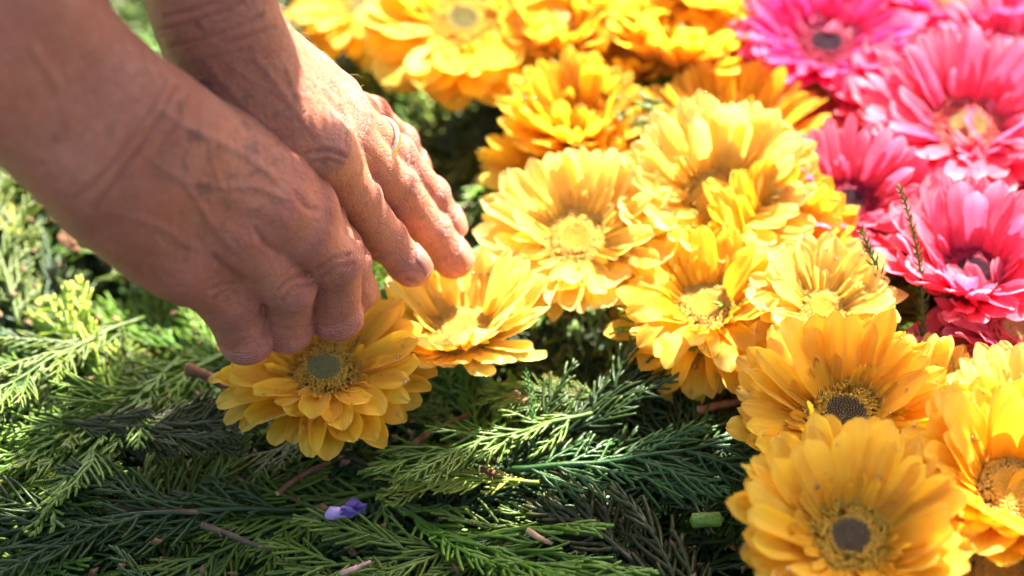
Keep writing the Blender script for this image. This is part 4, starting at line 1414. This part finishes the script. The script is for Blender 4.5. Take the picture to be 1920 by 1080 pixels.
# loose debris: brown scales, needle scraps, crumbs of petal
LR_ = random.Random(91); ml = MB()
for i in range(520):
    px = LR_.uniform(-60, 1400); py = LR_.uniform(340, 1100)
    p = np.array(at(px, py, LR_.uniform(-.010, .006)))
    a = LR_.uniform(0, 6.28); l = LR_.uniform(.0008, .0032); w = l * LR_.uniform(.25, .6)
    u = np.array([math.cos(a), math.sin(a), LR_.uniform(-.4, .4)]); vv_ = np.array([-math.sin(a), math.cos(a), LR_.uniform(-.4, .4)])
    c = np.array([0, 0, w * .5])
    ml.add([p - u * l, p - vv_ * w + c, p + u * l, p + vv_ * w + c, p - c], [(0, 1, 2, 3), (1, 0, 4, 4), (2, 1, 4, 4), (3, 2, 4, 4), (0, 3, 4, 4)])
tag(link('plant_litter', ml.mesh('plant_litter'), simple_mat('brown_litter', (.24, .13, .055), .85, 60, .6)), 'brown scales and scraps scattered over the greenery', 'plant litter', kind='stuff')

# ------------------------------------------------------------------ unseen leafy branch, added and shaped only to shade the near side
def g_of(p):
    return p - SUN_DIR * (p.z / SUN_DIR.z)

def in_poly(x, y, poly):
    r = False
    n = len(poly)
    for i in range(n):
        x1, y1 = poly[i]; x2, y2 = poly[i - 1]
        if (y1 > y) != (y2 > y) and x < (x2 - x1) * (y - y1) / (y2 - y1) + x1: r = not r
    return r

def seg_d(x, y, a, b):
    ax, ay = a; bx, by = b
    t = max(0, min(1, ((x - ax) * (bx - ax) + (y - ay) * (by - ay)) / ((bx - ax) ** 2 + (by - ay) ** 2 + 1e-12)))
    return math.hypot(x - ax - t * (bx - ax), y - ay - t * (by - ay))

def flat(pts): return [tuple(at(px, py, 0).xy) for px, py in pts]
SHADE = [flat([(-1800, 1000), (-200, 1010), (60, 1110), (185, 1215), (290, 1150), (370, 1105), (300, 1000), (-20, 985), (20, 905), (130, 800), (260, 640), (330, 560), (560, 640), (640, 800), (700, 850), (790, 900),
               (840, 960), (980, 985), (1160, 960), (1200, 860), (1250, 840), (1290, 900), (1370, 960), (1480, 960), (1590, 990), (1640, 1120), (1640, 1300), (1600, 1500), (900, 2100), (-1800, 2100)])]
HOLES = []
for c, r in ((li, .0085), (lm, .010), (lg, .010), (lp, .009)):
    for i in range(3): HOLES.append((tuple(g_of(c[i]).xy), tuple(g_of(c[i + 1]).xy), r))
HOLES.append((tuple(g_of(lm[3]).xy), tuple(g_of(lerp(lm[3], lw, .55)).xy), .022))
HOLES.append((tuple(g_of(lp[3]).xy), tuple(g_of(lerp(lp[3], lw, .75)).xy), .025))
HOLES.append((tuple(g_of(ri[3]).xy), tuple(g_of(ri[2]).xy), .011))
def shaded(x, y):
    if not any(in_poly(x, y, p) for p in SHADE): return False
    return all(seg_d(x, y, a, b) > r for a, b, r in HOLES)

br = empty('added_shade_branch', (0, 0, 0))
tag(br, 'added leafy blocker outside the picture, made up to shade arms and near greenery', 'shade blocker')
BR = random.Random(4)
lv = MB()
cells = []
x = -0.62
while x < 0.30:
    y = -0.60
    while y < 0.02:
        if shaded(x, y): cells.append((x, y))
        y += .0075
    x += .0075
for (x, y) in cells:
    for rep in range(3):
        gx = x + BR.uniform(-.004, .004); gy = y + BR.uniform(-.004, .004)
        p = np.array(Vector((gx, gy, 0)) + SUN_DIR * (0.56 + BR.uniform(-.035, .035)))
        u = Vector((BR.gauss(0, 1), BR.gauss(0, 1), BR.gauss(0, .4))).normalized()
        n = (SUN_DIR + Vector((BR.gauss(0, .35), BR.gauss(0, .35), BR.gauss(0, .35)))).normalized()
        w = n.cross(u).normalized(); u = w.cross(n).normalized()
        l = BR.uniform(.0065, .009); h = l * .48
        u = np.array(u); w = np.array(w); nn = np.array(n)
        lv.add([p - u * l, p - u * l * .3 + w * h, p + u * l * .4 + w * h * .9, p + u * l * 1.1, p + u * l * .4 - w * h * .9, p - u * l * .3 - w * h, p - nn * .001],
               [(0, 1, 6, 6), (1, 2, 6, 6), (2, 3, 6, 6), (3, 4, 6, 6), (4, 5, 6, 6), (5, 0, 6, 6)])
m_leaf = simple_mat('shade_leaf', (0.05, 0.11, 0.03), 0.45, 200, .3, .15)
tag(link('shade_leaves', lv.mesh('shade_leaves', False), m_leaf, br), kind='stuff')
bk = MB()
top = Vector((-.75, -.2, .62))
for k in range(46):
    c = cells[BR.randrange(len(cells))]
    p = Vector((c[0], c[1], 0)) + SUN_DIR * .575
    mid = lerp(top, p, .55) + Vector((0, 0, .03))
    bk.tube([top, lerp(top, mid, .5) + Vector((0, 0, .012)), mid, lerp(mid, p, .6) + Vector((0, 0, .006)), p], [.006, .0045, .003, .0018, .0008], 6)
link('stem', bk.mesh('stem'), simple_mat('shade_bark', (.12, .08, .05), .8, 200), br)  # twigs carrying the added shade foliage
